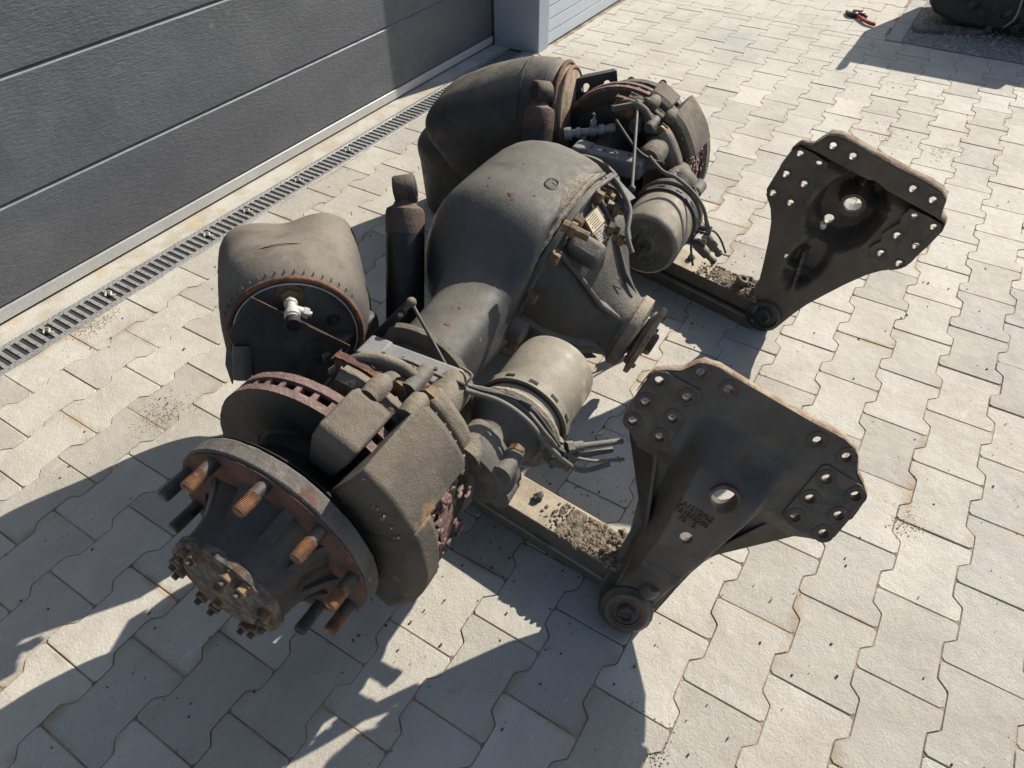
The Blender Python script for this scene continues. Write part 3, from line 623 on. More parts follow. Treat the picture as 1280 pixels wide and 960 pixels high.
# ---- trailing arms (two leaves each) -----------------------------------------------------
def arm(p0, p1, ztop, seat):
    p0 = V(*p0, 0); p1 = V(*p1, 0); d = (p1-p0).normalized(); s_ = V(d.y, -d.x, 0); L = (p1-p0).length
    def leaf(z0, z1, w, y0=0, y1=1):
        R = []
        for k in range(13):
            t = y0+(y1-y0)*k/12; c = p0+d*L*t; lift = .03*max(0, t-.45)**1.0
            R.append([c+s_*w+V(0, 0, z0+lift), c+s_*w+V(0, 0, z1+lift), c-s_*w+V(0, 0, z1+lift), c-s_*w+V(0, 0, z0+lift)])
        return MB().rings(R)
    a = build('trailing_arm', leaf(ztop-.042, ztop, .043), M['arm'], T, bevel=.003, rough=(.002, .03))
    build('lower_leaf', leaf(.004, .036, .043), M['arm'], a, bevel=.003)
    build('leaf_spacer', leaf(.03, ztop-.03, .028), M['black'], a)
    q = p0+d*L*seat; build('axle_seat', MB().box(q+V(0, 0, (ztop+.25)/2), s_*.10, d*.16, V(0, 0, .25-ztop+.06)), M['darkiron'], a, bevel=.008)
    # caked dirt
    dm = MB(); dm2 = MB()
    for k in range(520):
        t = random.triangular(.02, .24, .07); w = random.uniform(-.042, .036); r = random.uniform(.0012, .0045)*(1.3 if t < .12 else 1)
        c = p0+d*(L*t+.01)+s_*w+V(0, 0, ztop+r*.3); dm.ico(c, r, 1, (1, 1, .7), .3)
    for k in range(46):
        t = random.uniform(.0, .05); c = p0+d*(L*t+.02)+s_*random.uniform(-.04, .035)+V(0, 0, ztop+random.uniform(0, .012)); dm2.ico(c, random.uniform(.006, .014), 1, (1, 1, .7), .35)
    for k in range(26):
        t = random.triangular(.02, .22, .06); c = p0+d*(L*t+.01)+s_*random.uniform(-.03, .022)+V(0, 0, ztop); dm.ico(c, random.uniform(.010, .020), 2, (1.3, .8, .22), .12)
    build('caked_dirt', dm, M['dirt'], a, smooth=None, kind='stuff'); build('dirt_clod', dm2, M['dirt'], a, smooth=None, kind='stuff')
    c = p0+d*L*.27+s_*.012+V(0, 0, ztop+.006); build('oily_clod', MB().ico(c, .011, 2, (1.2, 1, .7), .25), M['chip'], a, smooth=None)
    return a, p0, d, s_
aN, n0, nd, ns = arm((.758, .175), (.835, 1.12), .097, .53)
aF, f0, fd, fs = arm((1.742, .225), (1.94, 1.18), .100, .58)
build('nut', MB().ring(f0+fd*.085+fs*-.005+V(0, 0, .102), (0, -.3, 1), .009, .017, 0, .028, 8), M['dirt'], aF)

# ---- mounting brackets ---------------------------------------------------------------------
def interp(t, y):
    for (y0, x0), (y1, x1) in zip(t[:-1], t[1:]):
        if y <= y1: return x0+(x1-x0)*(y-y0)/(y1-y0) if y1 > y0 else x1
    return t[-1][1]
def bracket(B, a_, r_, n_, outline, prof, front, name, mat, label, holes, thick, pads, rim):
    """plate heightfield: rows run across, z = prof(x,y) towards the viewer's side n_"""
    def W_(x, y, z): return B+r_*x+a_*y+n_*z
    ys = sorted(set([outline[0][0]+(outline[-1][0]-outline[0][0])*k/64 for k in range(65)]+[q[0] for q in outline]))
    NX = 56; F = []; K = []
    for y in ys:
        w = interp(outline, y); xs = [-w+2*w*i/NX for i in range(NX+1)]
        F.append([W_(x, y, prof(x, y)) for x in xs]); K.append([W_(x, y, prof(x, y)-thick(x, y)) for x in xs])
    vs = [p for r in F for p in r]+[p for r in K for p in r]; n = NX+1; o = len(F)*n; fs = []
    for i in range(len(F)-1):
        for j in range(NX): fs.append((i*n+j, i*n+j+1, (i+1)*n+j+1, (i+1)*n+j)); fs.append((o+i*n+j, o+(i+1)*n+j, o+(i+1)*n+j+1, o+i*n+j+1))
        for j, q in ((0, 1), (NX, -1)): fs.append((i*n+j, (i+1)*n+j, o+(i+1)*n+j, o+i*n+j))
    for i in (0, len(F)-1):
        for j in range(NX): fs.append((i*n+j, i*n+j+1, o+i*n+j+1, o+i*n+j))
    br = build(name, MB().add(vs, fs), mat, T, smooth=32, label=label)
    cut = MB()
    for x, y, r in holes:
        z = prof(x, y); cut.cyl(W_(x, y, z+.05), W_(x, y, z-thick(x, y)-.05), r, seg=20)
    me = bpy.data.meshes.new('cut'); me.from_pydata([tuple(v-WL[br]) for v in cut.v], [], cut.f)
    bm = bmesh.new(); bm.from_mesh(me); bmesh.ops.recalc_face_normals(bm, faces=bm.faces); bm.to_mesh(me); bm.free()
    co = bpy.data.objects.new('cut', me); COL.objects.link(co); co.matrix_world = Matrix.Translation(WL[br])
    m = br.modifiers.new('bool', 'BOOLEAN'); m.object = co; m.operation = 'DIFFERENCE'; m.solver = 'EXACT'
    bpy.context.view_layer.update()
    dg = bpy.context.evaluated_depsgraph_get(); nm = bpy.data.meshes.new_from_object(br.evaluated_get(dg)); br.modifiers.remove(m); br.data = nm
    bpy.data.objects.remove(co)
    if rim:
        tp = MB(); topy = outline[-1][0]
        R = []
        for (x, y, dz) in rim:
            z = prof(max(-.199, min(.199, x)), min(y, topy))
            R.append([W_(x, y+.0015, z-.001), W_(x, y+.005, z-.006), W_(x, y+.005, z-dz), W_(x, y-.004, z-dz-.002), W_(x, y-.004, z-.004)])
        tp.rings(R); build('rusty_edge', tp, M['edge_rust'], br, rough=(.004, .008), sub=1, subsimple=True)
    return br, W_
def hole_pad(par, poly, o, x, y, z, t, holes, W_):
    """raised pad with its bolt holes really cut"""
    p_ = build('hole_pad', MB().prism(poly, o, x, y, z, t), M['bracket'], par)
    cut = MB()
    for hx, hy, r in holes: cut.cyl(W_(hx, hy, .06), W_(hx, hy, -.06), r+.0004, seg=20)
    me = bpy.data.meshes.new('c'); me.from_pydata([tuple(v-WL[p_]) for v in cut.v], [], cut.f); bm = bmesh.new(); bm.from_mesh(me); bmesh.ops.recalc_face_normals(bm, faces=bm.faces); bm.to_mesh(me); bm.free()
    co = bpy.data.objects.new('c', me); COL.objects.link(co); co.matrix_world = Matrix.Translation(WL[p_]); m = p_.modifiers.new('bool', 'BOOLEAN'); m.object = co; m.solver = 'EXACT'
    b2 = p_.modifiers.new('b', 'BEVEL'); b2.width = .0012; b2.segments = 2; b2.limit_method = 'ANGLE'
    bpy.context.view_layer.update(); nm = bpy.data.meshes.new_from_object(p_.evaluated_get(bpy.context.evaluated_depsgraph_get())); p_.modifiers.clear(); p_.data = nm; bpy.data.objects.remove(co)
    return p_
# near bracket
Bn = V(.675, .160, .060); nn = unit((-.864, -.248, .438)); an = V(.492, -.229, .84); an = (an-nn*an.dot(nn)).normalized(); rn = an.cross(nn)
if rn.y > 0: rn = -rn
oN = [(-.056, .020), (-.044, .042), (-.02, .056), (.0, .062), (.03, .064), (.07, .066), (.12, .070), (.17, .080), (.215, .098), (.26, .122), (.295, .150), (.325, .185), (.335, .205), (.35, .212), (.41, .212), (.440, .208), (.457, .192), (.470, .170), (.488, .158), (.500, .146), (.507, .128), (.509, .10)]
def bodyw(y): return interp([(-.06, .05), (.1, .048), (.2, .058), (.3, .075), (.4, .085), (.46, .09), (.6, .1)], y)
def profN(x, y):
    w = bodyw(y); k = 1-sm((abs(x)-w*.72)/(w*.5))
    hgt = interp([(-.06, -.006), (.05, .0), (.10, .020), (.125, .030), (.14, .030), (.2, .048), (.30, .058), (.36, .050), (.40, .018), (.43, .0), (.6, .0)], y)
    base = interp([(-.06, -.045), (.2, -.045), (.30, -.022), (.33, .0), (.6, .0)], y)
    side = sm((abs(x)-.117)/.005)*(1-sm((y-.459)/.004)) if y > .3 else 0
    pit = .022*math.exp(-((x-.03)**2/.0018+(y-.385)**2/.0009))
    return base+(hgt-base)*k-pit+(.003 if abs(y-.125) < .006 and abs(x) < .045 else 0)
def thN(x, y): return .016 if y > .32 else .020
hN = [(sx*.141, .4865, .0080) for sx in (-1, 1)]+[(sx*.086, .4855, .0080) for sx in (-1, 1)]+[(sx*xx, yy, .0080) for sx in (-1, 1) for yy in (.437, .391, .348) for xx in (.193, .137)]
rimN = [(-.215, .40, .014), (-.213, .430, .016), (-.208, .446, .018), (-.192, .459, .022), (-.170, .471, .026), (-.158, .490, .026), (-.145, .503, .024), (-.12, .509, .022), (-.06, .507, .026), (0, .505, .028), (.06, .508, .028), (.12, .510, .030), (.145, .504, .030), (.160, .489, .026), (.172, .471, .030), (.192, .459, .026), (.208, .446, .020), (.213, .430, .016), (.216, .395, .014)]
brN, WN = bracket(Bn, an, rn, nn, oN, profN, nn, 'mounting_bracket', M['bracket'], 'oily black bracket plate with its convex side towards the camera', hN+[(-.006, .226, .0120), (.006, .326, .0225)], thN, None, rimN)
for x, y, r in hN:
    z = profN(x, y)+(.0035 if y < .46 else 0); build('bolt_ring', MB().ring(WN(x, y, z-.001), nn, .0088, .0175, 0, .0022, 28), M['boss'], brN, rough=(.0015, .006))
for sx in (-1, 1):
    # raised pad around the six holes, webs behind and below
    hole_pad(brN, [(.119, .338), (.15, .326), (.197, .336), (.2125, .353), (.211, .441), (.192, .4575), (.124, .460), (.117, .452), (.116, .345)], WN(0, 0, -.012), rn*sx, an, nn, .0155, [q for q in hN if q[0]*sx > 0], WN)
    wb = MB(); P4 = [WN(sx*.045, .03, -.004), WN(sx*.055, .15, -.02), WN(sx*.12, .30, -.02), WN(sx*.20, .335, -.02), WN(sx*.17, .33, -.085), WN(sx*.10, .22, -.10), WN(sx*.05, .06, -.07)]
    tn = rn*.008; wb.add([p for p in P4]+[p+tn*-sx for p in P4], [(0, 1, 2, 3, 4, 5, 6), (13, 12, 11, 10, 9, 8, 7)]+[(i, (i+1) % 7, 7+(i+1) % 7, 7+i) for i in range(7)]); build('side_web', wb, M['bracket'], brN, bevel=.002)
b = MB().rings([[WN(sx*w, y, z) for sx, z in ((-1, -.012), (1, -.012), (1, -.07), (-1, -.07))] for y, w in ((-.03, .035), (.05, .048), (.10, .044), (.19, .030))]); build('back_web', b, M['bracket'], brN, bevel=.006)
# raised casting text
def text(s, o, x, y, n, size, mat, par, ext=.0008):
    cu = bpy.data.curves.new('lettering', 'FONT'); cu.body = s; cu.size = size; cu.extrude = ext; cu.align_x = 'CENTER'; cu.align_y = 'CENTER'; cu.resolution_u = 3
    o_ = bpy.data.objects.new('lettering', cu); COL.objects.link(o_); bpy.context.view_layer.update()
    me = bpy.data.meshes.new_from_object(o_); bpy.data.objects.remove(o_); me.materials.clear(); me.materials.append(mat)
    t = bpy.data.objects.new('lettering', me); COL.objects.link(t); t.parent = par
    Mx = Matrix((Vector(x).normalized(), Vector(y).normalized(), Vector(n).normalized())).transposed().to_4x4()
    t.matrix_basis = Matrix.Translation(Vector(o)-WL[par]) @ Mx; WL[t] = Vector(o); return t
tg_ = (an*1.0+nn*.03).normalized()
for s_, y in (('LA15T24LS', .283), ('R31872S60', .269), ('72   2', .256)):
    text(s_, WN(-.022, y, profN(0, y)+.0012), rn, an-nn*.0, nn, .0145, M['boss'], brN, .0014)
# pivot bolt end of the near bracket
ey = build('pivot_bush', MB().lathe(WN(0, 0, -.026), nn, [(-.02, .053), (.03, .052), (.036, .044), (.040, .042), (.040, .034), (.036, .033), (.036, .01)], 48), M['bracket'], T, rough=(.002, .01))
build('washer', MB().ring(WN(0, 0, .010), nn, .028, .035, 0, .003, 40), M['rust'], ey)
build('bolt_head', MB().lathe(WN(0, 0, .009), nn, [(0, .0195), (.012, .0200), (.015, .0175), (.0152, .013), (.010, .012), (.010, .002)], 6), M['darkiron'], ey)
build('clamp_bolt', MB().lathe(WN(.012, .062, -.004), (nn*.6+an*.8).normalized(), [(0, .021), (.022, .019), (.03, .012)], 20), M['bracket'], ey, rough=(.003, .01))
build('pivot_eye', MB().cyl(WN(0, -.002, -.12), WN(0, -.002, -.02), .047, seg=36), M['darkiron'], ey)
# far bracket (hollow side towards the camera)
Bf = V(1.713, .212, .060); nf = unit((-.997, -.07, .017)); af = V(.037, -.295, .955); af = (af-nf*af.dot(nf)).normalized(); rf = af.cross(nf)
if rf.y > 0: rf = -rf
oF = [(-.045, .015), (-.035, .038), (-.02, .05), (.0, .054), (.05, .062), (.10, .074), (.15, .092), (.21, .115), (.26, .138), (.29, .158), (.318, .186), (.335, .196), (.40, .199), (.452, .198), (.473, .190), (.490, .165), (.510, .156), (.528, .148), (.538, .130), (.541, .10)]
def profF(x, y):
    top = .030*sm((y-.468)/.018)
    big = sm((1-math.sqrt((x/.088)**2+((y-.375)/.120)**2))/.30)
    tail = sm((1-math.sqrt((x/.052)**2+((y-.205)/.105)**2))/.4)
    hol = -.085*max(big, .36*tail)
    hubp = .075*(1-sm((math.hypot(x, y-.399)-.030)/.008))*big
    for (x0, y0, x1, y1) in ((0, .40, -.02, .50), (0, .40, .09, .425)):
        dx, dy = x1-x0, y1-y0; t = max(0, min(1, ((x-x0)*dx+(y-y0)*dy)/(dx*dx+dy*dy))); dst = math.hypot(x-x0-dx*t, y-y0-dy*t)
        hubp = max(hubp, .07*(1-sm((dst-.004)/.005))*big)
    for (x0, y0, x1, y1) in ((-.055, .168, .065, .178), (-.02, .23, .018, .11)):
        dx, dy = x1-x0, y1-y0; t = max(0, min(1, ((x-x0)*dx+(y-y0)*dy)/(dx*dx+dy*dy))); dst = math.hypot(x-x0-dx*t, y-y0-dy*t)
        hubp = max(hubp, .030*(1-sm((dst-.004)/.005))*tail)
    side = .004*sm((abs(x)-.112)/.006)*(1-sm((y-.460)/.006)) if y > .31 else 0
    groove = -.022*math.exp(-((y-.468)/.010)**2)
    return hol+hubp+top+side+groove*(1 if abs(x) < .17 else .3)
def thF(x, y): return .014
hF = [(sx*.127, .5165, .0080) for sx in (-1, 1)]+[(sx*.0765, .517, .0080) for sx in (-1, 1)]+[(sx*xx, yy, .0080) for sx in (-1, 1) for yy in (.4535, .394, .335) for xx in (.1775, .127)]
rimF = [(-.200, .40, .012), (-.200, .452, .014), (-.191, .475, .016), (-.166, .492, .022), (-.157, .511, .028), (-.148, .530, .028), (-.130, .540, .026), (-.10, .543, .026), (-.05, .541, .026), (0, .541, .026), (.05, .541, .026), (.10, .543, .026), (.130, .540, .028), (.149, .529, .03), (.157, .511, .03), (.167, .491, .028), (.191, .475, .020), (.200, .452, .014), (.200, .40, .012)]
brF, WF = bracket(Bf, af, rf, nf, oF, profF, nf, 'mounting_bracket', M['bracket'], 'rust spotted black bracket plate with its ribbed hollow side towards the camera', hF+[(0, .399, .021), (-.013, .302, .0125), (-.052, .196, .006)], thF, None, rimF)
for x, y, r in hF:
    z = profF(x, y)+(.0035 if y < .46 else 0); build('bolt_ring', MB().ring(WF(x, y, z-.001), nf, .0088, .0145, 0, .0018, 24), M['boss'], brF, rough=(.001, .006))
for sx in (-1, 1):
    hole_pad(brF, [(.112, .318), (.150, .308), (.190, .326), (.197, .35), (.197, .448), (.186, .468), (.150, .470), (.108, .466), (.104, .44), (.112, .424), (.104, .402), (.098, .38), (.108, .362), (.100, .345), (.098, .33)], WF(0, 0, -.009), rf*sx, af, nf, .0165, [q for q in hF if q[0]*sx > 0], WF)
eyf = build('pivot_bush', MB().lathe(WF(0, 0, -.064), nf, [(-.03, .050), (.075, .050), (.078, .040), (.070, .038), (.070, .024), (.078, .022), (.079, .014), (.072, .012), (.072, .002)], 48), M['darkiron'], T, rough=(.002, .008))
build('pivot_eye', MB().cyl(WF(0, -.002, -.16), WF(0, -.002, -.05), .046, seg=36), M['rust'], eyf)
b = MB().rings([[WF(sx*w, y, z) for sx, z in ((-1, -.012), (1, -.012), (1, -.10), (-1, -.10))] for y, w in ((-.03, .035), (.05, .05), (.10, .06))]); build('back_web', b, M['bracket'], brF, bevel=.006)

# ---- air bellows -----------------------------------------------------------------------------
def bag(stations, seg=72, ref=(0.05, .1, 1), lob2=.4):
    """stations: centre, axis direction, radius, lobe amount, phase"""
    R = []
    for c, d, r, lob, ph, sq in stations:
        x, y, z = frame(d, ref); ring_ = []
        for k in range(seg):
            a = 2*math.pi*k/seg; rr = r*(1+lob*math.cos(4*(a-ph))+lob*lob2*math.cos(2*(a-ph)+1))
            p = Vector(c)+x*math.cos(a)*rr*sq+y*math.sin(a)*rr
            q = p*7; ring_.append(p+(p-Vector(c)).normalized()*.004*noise.noise(q))
        R.append(ring_)
    return MB().rings(R)
def catmull_st(st, n=6):
    out = []
    for i in range(len(st)-1):
        a, b = st[max(i-1, 0)], st[i]; c, d = st[i+1], st[min(i+2, len(st)-1)]
        for k in range(n):
            t = k/n
            def I(p, q, r, s): return .5*((2*q)+(r-p)*t+(2*p-5*q+4*r-s)*t*t+(3*q-p-3*r+s)*t**3)
            out.append(tuple(I(a[m] if m > 1 or True else 0, b[m], c[m], d[m]) for m in range(6)))
    out.append(st[-1]); return out
# near one: plate towards the camera
cN = V(.703, .975, .386); aNn = unit((-.70, -.70, .10)); back = -aNn
nr = V(.70, -.70, 0)
def bs(t, r, lob, ph, dz=0, sq=1., dx=0): return (cN+back*t+V(0, 0, dz)+V(.7, -.7, 0)*dx, back, r, lob, ph, sq)
stN = catmull_st([bs(.0, .128, 0, .8), bs(.012, .140, 0, .8), bs(.04, .154, .0, .8), bs(.09, .163, .03, .8), bs(.16, .168, .08, .8, -.01), bs(.225, .166, .13, .8, -.008), bs(.272, .160, .15, .8, -.012), bs(.288, .145, .15, .8, -.02), bs(.290, .08, .1, .8, -.02)])
blN = build('air_bellow', bag(stN, lob2=.0), M['rubber'], T, smooth=180, label='grey crumpled rubber air bellow with its steel plate facing the camera')
def torus(c, n_, r, t, seg=64, ts=10):
    x, y, z = frame(n_); R = []
    for k in range(seg):
        a = 2*math.pi*k/seg; rd = x*math.cos(a)+y*math.sin(a)
        R.append([Vector(c)+rd*(r+t*math.cos(2*math.pi*j/ts))+z*t*math.sin(2*math.pi*j/ts) for j in range(ts)])
    return MB().rings(R, wrap=True)
build('bead_ring', torus(cN+aNn*.002, aNn, .1345, .0065), M['rust'], blN, rough=(.002, .006))
build('bead_line', torus(cN+aNn*.0045, aNn, .1245, .0022), M['whitefit'], blN)
build('bellow_plate', MB().lathe(cN-aNn*.004, aNn, [(0, .128), (.004, .128), (.005, .124), (.003, .118), (.003, .02)], 64), M['black'], blN)
for t in (.03, .10): build('moulding_line', MB().rings([[Vector(p) for p in r] for r in []]) if 0 else torus(cN+back*t, aNn, .1475 if t < .05 else .160, .0012), M['rubber2'], blN)
x_, y_, z_ = frame(aNn, (0, 0, 1))
for k in range(18):
    a = -1.1+2.2*k/17; rd = x_*math.cos(a)+y_*math.sin(a); p = cN+back*.018+rd*.1438
    build('moulding_tick', MB().box(p, back*.022, aNn.cross(rd)*.0012, rd*.0025), M['rubber2'], blN)
# fitting in the middle of the plate
f0_ = onto(362, 368, cN, aNn)
build('fitting_base', MB().lathe(f0_-aNn*.002, aNn, [(0, .030), (.006, .028), (.008, .022)], 32), M['rust'], blN)
fd_ = (onto(367, 408, cN+aNn*.10, aNn)-f0_).normalized()
build('fitting_nut', MB().lathe(f0_, fd_, [(.0, .019), (.012, .019), (.014, .012), (.026, .011)], 6), M['brass'], blN)
ft = build('air_fitting', MB().lathe(f0_, fd_, [(.024, .011), (.028, .0135), (.034, .0135), (.036, .011), (.058, .011), (.060, .0155), (.072, .0155), (.074, .012), (.080, .014), (.092, .014), (.093, .010), (.084, .009), (.083, .001)], 20), M['whitefit'], blN, smooth=30)
build('fitting_mouth', MB().cyl(f0_+fd_*.0925, f0_+fd_*.0965, .0118, seg=20).ring(f0_, fd_, .0118, .0145, .080, .098, 20), M['seal'], ft)
sdv = fd_.cross(aNn); sdv = sdv.normalized()
sdir = (onto(390, 402, cN+aNn*.08, aNn)-onto(366, 395, cN+aNn*.08, aNn)).normalized()
build('side_port', MB().cyl(f0_+fd_*.046, f0_+fd_*.046+sdir*.030, .0095, seg=16).cyl(f0_+fd_*.046+sdir*.024, f0_+fd_*.046+sdir*.034, .012, seg=6).cyl(f0_+fd_*.046+sdir*.034, f0_+fd_*.046+sdir*.040, .006, seg=10), M['whitefit'], ft)
build('plate_stud', MB().lathe(onto(417, 399, cN, aNn), aNn, [(0, .014), (.005, .013), (.006, .008), (.012, .007)], 16), M['darkiron'], blN)
# bracket under the near bellow plate
def qpoly(px, p, n_, t): 
    n_ = unit(n_); vs = [onto(x, y, p, n_) for x, y in px]; k = len(vs)
    return MB().add(vs+[v-n_*t for v in vs], [tuple(range(k)), tuple(k+i for i in range(k))[::-1]]+[(i, k+i, k+(i+1) % k, (i+1) % k) for i in range(k)])
pp = cN+aNn*.05
bw_ = build('bellow_bracket', qpoly([(313, 372), (437, 433), (424, 462), (398, 486), (330, 486), (300, 452), (284, 418)], pp, (-.62, -.72, .30), .006), M['darkiron'], T, bevel=.002, label='dark greasy bent bracket plate below the near bellow')
build('bracket_web', qpoly([(313, 372), (284, 418), (283, 440), (276, 410), (300, 378)], cN+aNn*.035, (-.9, -.1, .42), .006), M['darkiron'], bw_, bevel=.002)
build('bracket_edge', MB().tube([onto(313, 371, pp, (-.62, -.72, .30)), onto(375, 401, pp, (-.62, -.72, .30)), onto(437, 432, pp, (-.62, -.72, .30))], .0016, 6), M['rust'], bw_)
q0, q1 = onto(303, 432, cN+aNn*.045, aNn), onto(303, 474, cN+aNn*.075, aNn)
build('bracket_tube', MB().cyl(q0, q1, .019, .018, 24), M['iron'], bw_)
build('bracket_side', qpoly([(283, 422), (298, 432), (290, 482), (281, 456)], cN+aNn*.045, (-.9, -.4, .1), .006), M['iron'], bw_, bevel=.002)
build('foot_block', MB().box((.78, .99, .235), (.17, 0, 0), (0, .20, 0), (0, 0, .27)), M['darkiron'], bw_, bevel=.01)  # hidden box added to block sun and close a gap in the hub shadow
# far bellow: plate edge on, folded bag hanging down to the ground
cF = V(1.885, .985, .425); aF_ = unit((.20, -.98, .06)); bk = -aF_
def fs_(c, d, r, lob=.0, ph=.6, sq=1.): return (V(*c), unit(d), r, lob, ph, sq)
dd_ = unit((-.25, .80, -.25))
Zd = V(0, 0, -1)
stF = catmull_st([(cF, bk, .128, 0, .6, 1.), (cF+bk*.012, bk, .139, 0, .6, 1.), (cF+bk*.05, bk, .146, .0, .6, 1.), (cF+bk*.12+Zd*.010, bk, .151, .01, .6, 1.), (cF+bk*.20+Zd*.032, bk, .153, .03, .6, 1.),
    (cF+bk*.27+Zd*.068, unit((-.1, .9, -.30)), .156, .05, .6, 1.), (cF+bk*.325+Zd*.100, unit((-.1, .85, -.5)), .153, .07, .6, 1.), (cF+bk*.365+Zd*.128, unit((-.1, .8, -.6)), .135, .08, .6, 1.), (cF+bk*.385+Zd*.14, unit((-.1, .8, -.6)), .10, .07, .6, 1.), (cF+bk*.392+Zd*.145, unit((-.1, .8, -.6)), .05, .02, .6, 1.)])
blF = build('air_bellow', bag(stF), M['rubber2'], T, smooth=180, label='large dark rubber air bellow folded over, its rusty plate seen edge on')
lc = V(1.835, 1.385, 0)
stL = catmull_st([(lc+V(0, -.02, z), V(0, 0, -1), r, .0, .6, 1.) for z, r in ((.30, .09), (.275, .118), (.24, .136), (.18, .131), (.10, .127), (.02, .122), (.004, .105))])
build('lower_lobe', bag(stL), M['rubber2'], blF, smooth=180)
build('bead_ring', torus(cF+aF_*.004, aF_, .1345, .007), M['rust'], blF, rough=(.003, .006))
build('bead_ring', torus(cF+aF_*.022, aF_, .122, .006), M['edge_rust'], blF, rough=(.003, .006))
build('bellow_plate', MB().lathe(cF, aF_, [(0, .132), (.006, .132), (.008, .126), (.018, .122), (.026, .112), (.027, .02)], 64), M['edge_rust'], blF, rough=(.002, .01))
build('moulding_line', torus(cF+bk*.10, aF_, .1495, .0014), M['rubber2'], blF)
build('moulding_line', torus(cF+bk*.03, aF_, .1435, .0014), M['rubber2'], blF)
fwd = -CR.col[2]
g0 = onto(705, 168, cF+aF_*.02-fwd*.09, fwd)
fx = (onto(783, 159, cF+aF_*.02-fwd*.10, fwd)-g0).normalized()
gf_ = build('air_fitting', MB().lathe(g0, fx, [(0, .017), (.008, .019), (.022, .019), (.024, .012), (.035, .0115), (.037, .015), (.048, .015), (.050, .011), (.075, .011), (.078, .016), (.092, .016), (.094, .012), (.10, .0125), (.102, .016), (.118, .017), (.12, .012), (.132, .013), (.134, .015), (.150, .015), (.151, .006)], 20), M['fitting'], blF, smooth=30)
p = g0+fx*.085; build('side_port', MB().cyl(p, p+V(0, 0, .030), .010, seg=14).cyl(p+V(0, 0, .028), p+V(0, 0, .036), .006, seg=10).tube(spline([p+V(0, 0, .036), p+V(.003, 0, .046), p+V(-.004, .002, .054)], 3), .0035, 8), M['fitting'], gf_)
p = g0+fx*.06; build('drain_port', MB().cyl(p, p-V(0, 0, .028), .009, seg=12).cyl(p-V(0, 0, .026), p-V(0, 0, .036), .012, seg=6), M['fitting'], gf_)
# far bracket plate with two holes
pq = cF+aF_*.035
hp = MB(); pn = unit((-.80, -.58, .12)); px4 = [(714, 100), (771, 88), (776, 152), (762, 168), (712, 176), (706, 140)]
bF_ = build('bellow_bracket', qpoly(px4, pq+V(.065, -.03, 0), pn, .006), M['darkiron'], T, bevel=.0015, label='dark upright bracket plate with two holes beside the far bellow')
cut = MB()
for x, y, r in ((732, 110, .0095), (758, 106, .009)):
    p = onto(x, y, pq+V(.065, -.03, 0), pn); cut.lathe(p-pn*.05, pn, [(0, r), (.1, r)], 20, fn=lambda t, rr, a: rr*(1+.5*abs(math.cos(a+.5))))
me = bpy.data.meshes.new('c'); me.from_pydata([tuple(v-WL[bF_]) for v in cut.v], [], cut.f); bm = bmesh.new(); bm.from_mesh(me); bmesh.ops.recalc_face_normals(bm, faces=bm.faces); bm.to_mesh(me); bm.free()
co = bpy.data.objects.new('c', me); COL.objects.link(co); co.matrix_world = Matrix.Translation(WL[bF_]); bF_.modifiers.clear(); m = bF_.modifiers.new('bool', 'BOOLEAN'); m.object = co; m.solver = 'EXACT'
bpy.context.view_layer.update(); nm = bpy.data.meshes.new_from_object(bF_.evaluated_get(bpy.context.evaluated_depsgraph_get())); bF_.modifiers.clear(); bF_.data = nm; bpy.data.objects.remove(co)
e0, e1 = onto(713, 101, pq+V(.065, -.03, 0), pn), onto(771, 89, pq+V(.065, -.03, 0), pn)
build('bracket_flange', MB().add([e0, e1, e1+V(.045, .03, -.012), e0+V(.045, .03, -.012), e0-V(0, 0, .005), e1-V(0, 0, .005), e1+V(.045, .03, -.017), e0+V(.045, .03, -.017)], [(0, 1, 2, 3), (7, 6, 5, 4), (0, 4, 5, 1), (1, 5, 6, 2), (2, 6, 7, 3), (3, 7, 4, 0)]), M['shock'], bF_)
build('foot_block', MB().box((1.93, 1.03, .22), (.14, 0, 0), (0, .12, 0), (0, 0, .24)), M['darkiron'], bF_, bevel=.01)

# ---- shock absorbers -----------------------------------------------------------------------------
def shock(top, low, eye_dir, label, re=.033):
    top = V(*top); low = V(*low); d = (low-top).normalized()
    s_ = build('shock_absorber', MB().lathe(top, d, [(.030, .016), (.050, .034), (.060, .043), (.085, .0445), (.10, .0455), (.35, .0455), (.36, .040), (.362, .03)], 40), M['shock'], T, label=label)
    build('rusty_cap', MB().lathe(top, d, [(.020, .020), (.036, .028), (.044, .0425), (.054, .0455), (.088, .0462), (.1005, .0455)], 40), M['rustdark'], s_, rough=(.003, .01))
    e = unit(eye_dir)
    build('shock_eye', MB().lathe(top, e, [(-.024, .018), (-.025, re-.003), (-.021, re), (.021, re), (.025, re-.003), (.024, .018)], 40), M['rustdark'], s_, rough=(.002, .02), smooth=50)
    build('eye_bush', MB().lathe(top-e*.027, e, [(0, .010), (.0, .019), (.003, .021), (.051, .021), (.054, .019), (.054, .010)], 28), M['seal'], s_)
    build('shock_rod', MB().cyl(top+d*.35, top+d*((low-top).length), .012, seg=14), M['iron'], s_)
    return s_
shock((1.11, .985, .525), (.88, .86, .14), (.60, -.78, .1), 'black painted shock absorber with rusty eye standing beside the near bellow')
shock((1.765, 1.0, .515), (1.56, .92, .13), (.80, -.5, -.25), 'shock absorber with rusty eye half hidden behind the grey dome')

